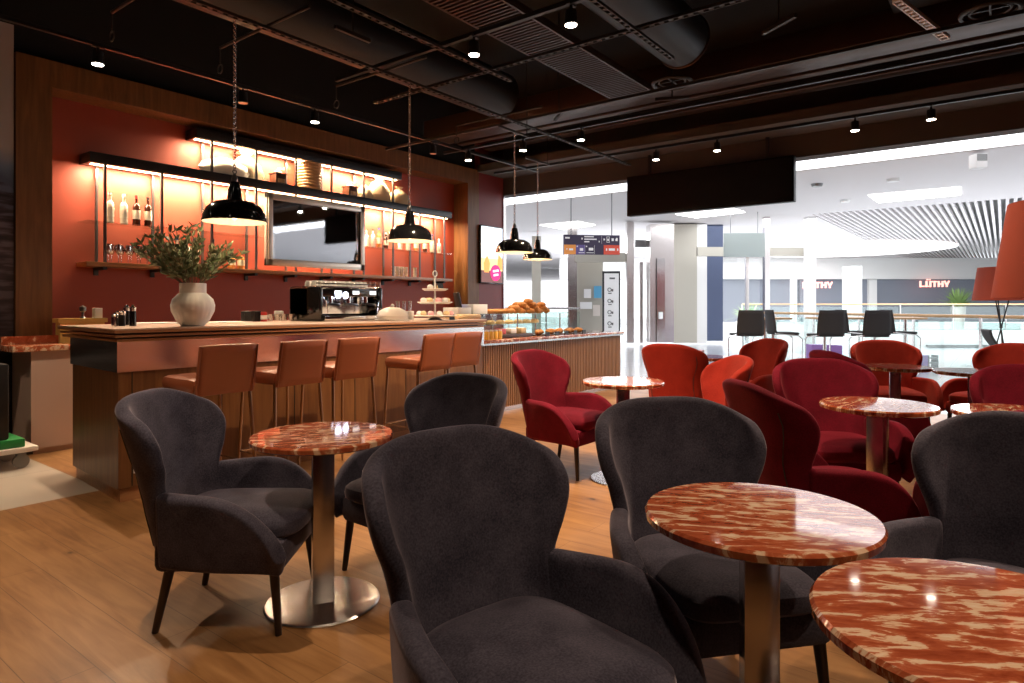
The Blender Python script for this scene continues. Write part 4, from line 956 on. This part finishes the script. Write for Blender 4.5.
wt(.39, .41, .38, .44); wt(.44, .52, .20, .34); wt(.40, .53, .07, .10); wt(.75, .77, .20, .32); wt(.80, .91, .20, .32); wt(.95, .97, .20, .32)
wt(.54, .543, .02, .48); wt(.37, .372, .02, .48)
b.build('lettering', M['signw'], o, smooth=False)
for sx in (-.5, .5): B().cyl((sx, .05, hh), (sx, .05, 4.05-q[2]), .012).build('hanger', M['knob'], o)
# railing with wooden hand rail along the hall side
def railing(name, lab, p0, p1, z, m, sp=1.4, gl=True):
    p0 = Vector(p0); p1 = Vector(p1); L_ = (p1-p0).length; a = math.atan2(p1.y-p0.y, p1.x-p0.x)
    o = thing(name, lab, 'railing', (p0.x, p0.y, 0), a)
    B().cyl((0, 0, z), (L_, 0, z), .032, seg=12).build('hand_rail', m, o)
    n = int(L_/sp)
    for k in range(n+1):
        B().bb(k*sp-.02, k*sp+.02, -.02, .02, 0, z-.02).build('post', M['steel'], o)
    if gl: B().bb(0, L_, .03, .042, .08, z-.10).build('glass_pane', M['gglass'], o)
railing('railing', 'wooden hand rail on steel posts behind the bar chairs', (18.726,5.928)+(0,), (12.176,-2.81)+(0,), 1.10, M['oakr'])
railing('railing', 'farther wooden hand rail across the atrium before the shop fronts', (27.31,8.678)+(0,), (36.62,-3.588)+(0,), 1.35, M['oakr'], 2.2)
railing('railing', 'railing with a glass pane beyond the pastry counter', (14.408,12.443)+(0,), (16.343,9.894)+(0,), 1.22, M['steel'], 1.1)
# shops over the atrium
hbox('wall_shop', 0, 's', (21.437,31.011,0.331,2.856,38), .4, M['shop'])
hbox('wall_shop', 0, 's', (16.915,20.968,0.331,2.856,38), .4, M['shop'])
hbox('wall_shop', 0, 's', (11.042,16.328,0.331,2.856,38), .4, M['shop'])
hbox('wall_bulkhead', 0, 's', (2.782,34.08,2.836,4.053,37.5), .8, M['white'])
hbox('trim_20', 0, 's', (20.857,21.325,0.161,2.848,37.8), .5, M['white'])
hbox('trim_21', 0, 's', (15.719,16.229,0.72,3.132,30), .8, M['white'])
hbox('wall_parapet', 0, 's', (11.066,18.176,0,0.512,20), .3, M['white'])
hbox('wall_parapet', 0, 's', (7.153,14.386,0,0.516,26), .3, M['white'])
hbox('trim_22', 0, 's', (12.795,15.163,0.039,0.085,19.9), .1, M['knob'])
def letters(txt, lab, cx_, y0, y1, d, grp):
    # block letters built as strokes
    w_ = (y1-y0)*.85; S = {'L': [(0, 0, .25, 1), (0, 0, 1, .22)], 'U': [(0, 0, .25, 1), (.75, 0, 1, 1), (0, 0, 1, .22)], 'T': [(.38, 0, .62, 1), (0, .78, 1, 1)], 'H': [(0, 0, .25, 1), (.75, 0, 1, 1), (0, .39, 1, .61)], 'Y': [(.38, 0, .62, .5)]}
    b = B(); x = -len(txt)*w_*1.2/2
    for ch in txt:
        for (a, c_, e, f_) in S[ch]: b.bb(x+a*w_, x+e*w_, -.05, .05, c_*(y1-y0), f_*(y1-y0))
        if ch == 'Y': b.box((x+.24*w_, 0, .72*(y1-y0)), (.22*w_, .1, .66*(y1-y0)), ry=-.5).box((x+.76*w_, 0, .72*(y1-y0)), (.22*w_, .1, .66*(y1-y0)), ry=.5)
        if ch == 'U': b.bb(x+.15*w_, x+.35*w_, -.05, .05, 1.12*(y1-y0), 1.3*(y1-y0)).bb(x+.65*w_, x+.85*w_, -.05, .05, 1.12*(y1-y0), 1.3*(y1-y0))
        x += w_*1.2
    o = b.build('shop_lettering', M['neon'], loc=hp(cx_, d, y0), rz=HR, smooth=False); tag(o, lab, 'sign')
letters('LUTHY', 'glowing shop name letters on the right grey shop front', 24.321, 2.364, 2.709, 37.2, '')
letters('LUTHY', 'glowing shop name letters on the left grey shop front, partly behind a column', 17.594, 2.306, 2.651, 37.2, '')
# potted fern on the far gallery
p = (41.259,1.878)
o = thing('potted_fern', 'feathery green fern in a tall pale pot across the atrium', 'plant', (*p, 0), 0)
zt = 1.25
B().lathe([(0, 0), (.22, 0), (.32, .8), (.34, zt), (.30, zt), (.29, zt-.1), (0, zt-.1)], 28).build('pot', M['tarp'], o)
b = B(); rnd = random.Random(2)
def fern(b, n, sc):
    for k in range(n):
        a = rnd.random()*2*pi; e = rnd.uniform(.2, 1.25); pr = None
        for j in range(8):
            t = j/7; rr = sc*t*sin(e)*1.1; z = zt-.1+sc*(t*cos(e)*.8+.12*t)-.35*sc*t*t*sin(e)
            w_ = .05*sc*(1-t)+.008
            pa = Vector((rr*cos(a)-w_*sin(a), rr*sin(a)+w_*cos(a), z)); pb = Vector((rr*cos(a)+w_*sin(a), rr*sin(a)-w_*cos(a), z))
            c_ = [b.b.verts.new(pa), b.b.verts.new(pb)]
            if pr: b.b.faces.new((pr[0], pr[1], c_[1], c_[0]))
            pr = c_
fern(b, 110, 1.35); tag(b.build('fronds', M['fern'], o), kind='stuff')
for x, lab in ((708, 'yellow green bush on the gallery behind the left glazing mullion'),):
    o = thing('gallery_bush', lab, 'plant', hp(10.44, 28.5)); 
    B().lathe([(0, 0), (.5, 0), (.55, .6), (0, .6)], 20).build('pot', M['tarp'], o); zt = .7; b = B(); fern(b, 80, 1.1); tag(b.build('fronds', M['fern'], o), kind='stuff')
# purple stairs and box
tag(B().bb(-.09, .09, 0, .2, 0, .30).build('purple_box', M['purple'], loc=hp(8.268, 13), rz=HR), 'small purple box beside the rack of dark steps, beyond the armchairs', 'box')
b = B()
for k in range(3): b.bb(-.08, .08, 0, .2, .03+k*.10, .06+k*.10)
tag(b.bb(.08, .10, 0, .2, 0, .30).bb(-.10, -.08, 0, .2, 0, .30).build('step_rack', M['knob'], loc=hp(8.469, 13), rz=HR), 'small rack of three dark steps beside the purple panel', 'rack')
o = B().prism([(0, 0), (.55, -.25), (.55, .1), (0, .3)], 0, .42).build('purple_bench', M['purple'], loc=hp(6.723, 14.5), rz=HR); tag(o, 'purple and grey object under the middle bar chairs', 'bench')

# bar table and black bar chairs by the railing
def btable(lab, r0, r1, d):
    o = thing('high_table', lab, 'table', hp((r0+r1)/2, d), HR, 'high wooden bar tables'); w = (r1-r0)/2
    B().bb(-w, w, -.3, .3, 1.03, 1.07, bev=.005).build('table_top', M['oakr'], o)
    for sx in (-w+.25, w-.25):
        B().cyl((sx, 0, .01), (sx, 0, 1.03), .035).build('column', M['steel'], o); B().lathe([(0, 0), (.28, 0), (.28, .012), (0, .02)], 28, (sx, 0, 0)).build('foot', M['steel'], o)
btable('high bar table with thin wooden top beside the left black bar chair', 4.674, 5.336, 12.6)
btable('long high bar table with thin wooden top behind the two right bar chairs', 5.935, 8.032, 12.8)
def hchair():
    o = thing('bar_chair', '', 'bar chair', group='black cantilever bar chairs')
    def bk(a, v):
        w_ = .23-.02*v+.012*sin(v*pi); x = (2*a-1)*w_
        return (x, -.20-.05*v-.025*(1-(2*a-1)**2), .80+.42*v)
    q = B().grid(bk, 8, 6).build('backrest', M['pearl'], o); md = q.modifiers.new('t', 'SOLIDIFY'); md.thickness = .018
    B().bb(-.22, .22, -.20, .22, .775, .82, bev=.015).build('seat', M['pearl'], o)
    for sx in (-1, 1):
        B().tube([(sx*.215, -.21, .80), (sx*.215, .20, .76), (sx*.215, .27, .70), (sx*.215, .25, .05), (sx*.215, .22, .015), (sx*.215, -.25, .015)], .012).build('frame_tube', M['chrome'], o)
    B().cyl((-.215, .255, .3), (.215, .255, .3), .01).build('foot_bar', M['chrome'], o)
    return o
h0 = hchair(); h0['label'] = 'leftmost black bar chair, its back turned at the high table'
hx = [(4.051, 11.2, 0), (5.321, 11.0, 0), (6.031, 10.9, 0)]
h0.location = hp(*hx[0][:2]); h0.rotation_euler = (0, 0, HR)
dup(h0, hp(*hx[1][:2]), HR, 'middle black bar chair, left of the close pair')
dup(h0, hp(*hx[2][:2]), HR, 'right black bar chair of the close pair')
dup(h0, hp(4.911, 11.75), HR-1.6, 'black bar chair seen sideways right of the leftmost one')
dup(h0, hp(6.468, 12.25), HR-1.6, 'black bar chair seen between the close pair')
dup(h0, hp(7.233, 12.1), HR-1.6, 'black bar chair seen sideways at the right end of the long high table')
# swivel chair seen from its side
o = thing('swivel_chair', 'slim ribbed black swivel chair seen from its side before the railing', 'chair', hp(7.463, 9.6), -2.863)
def sb(a, v):
    y = -.20-.16*v**1.4+.03*sin(v*6); return ((2*a-1)*.22, y, .44+.5*v)
q = B().grid(sb, 6, 14).build('backrest', M['pearl'], o); q.modifiers.new('t', 'SOLIDIFY').thickness = .02
B().bb(-.23, .23, -.22, .24, .42, .45, bev=.012).build('seat', M['pearl'], o)
B().cyl((0, 0, .1), (0, 0, .42), .025).build('column', M['chrome'], o)
for k in range(5):
    a = k*2*pi/5; B().cyl((0, 0, .11), (.30*cos(a), .30*sin(a), .04), .018, .012).sph((.30*cos(a), .30*sin(a), .03), (.03, .03, .03), 10, 8).build('foot_arm', M['chrome'], o)
for sx in (-1, 1): B().tube([(sx*.24, -.15, .45), (sx*.25, -.12, .62), (sx*.25, .15, .62)], .012).build('arm_rest', M['chrome'], o)
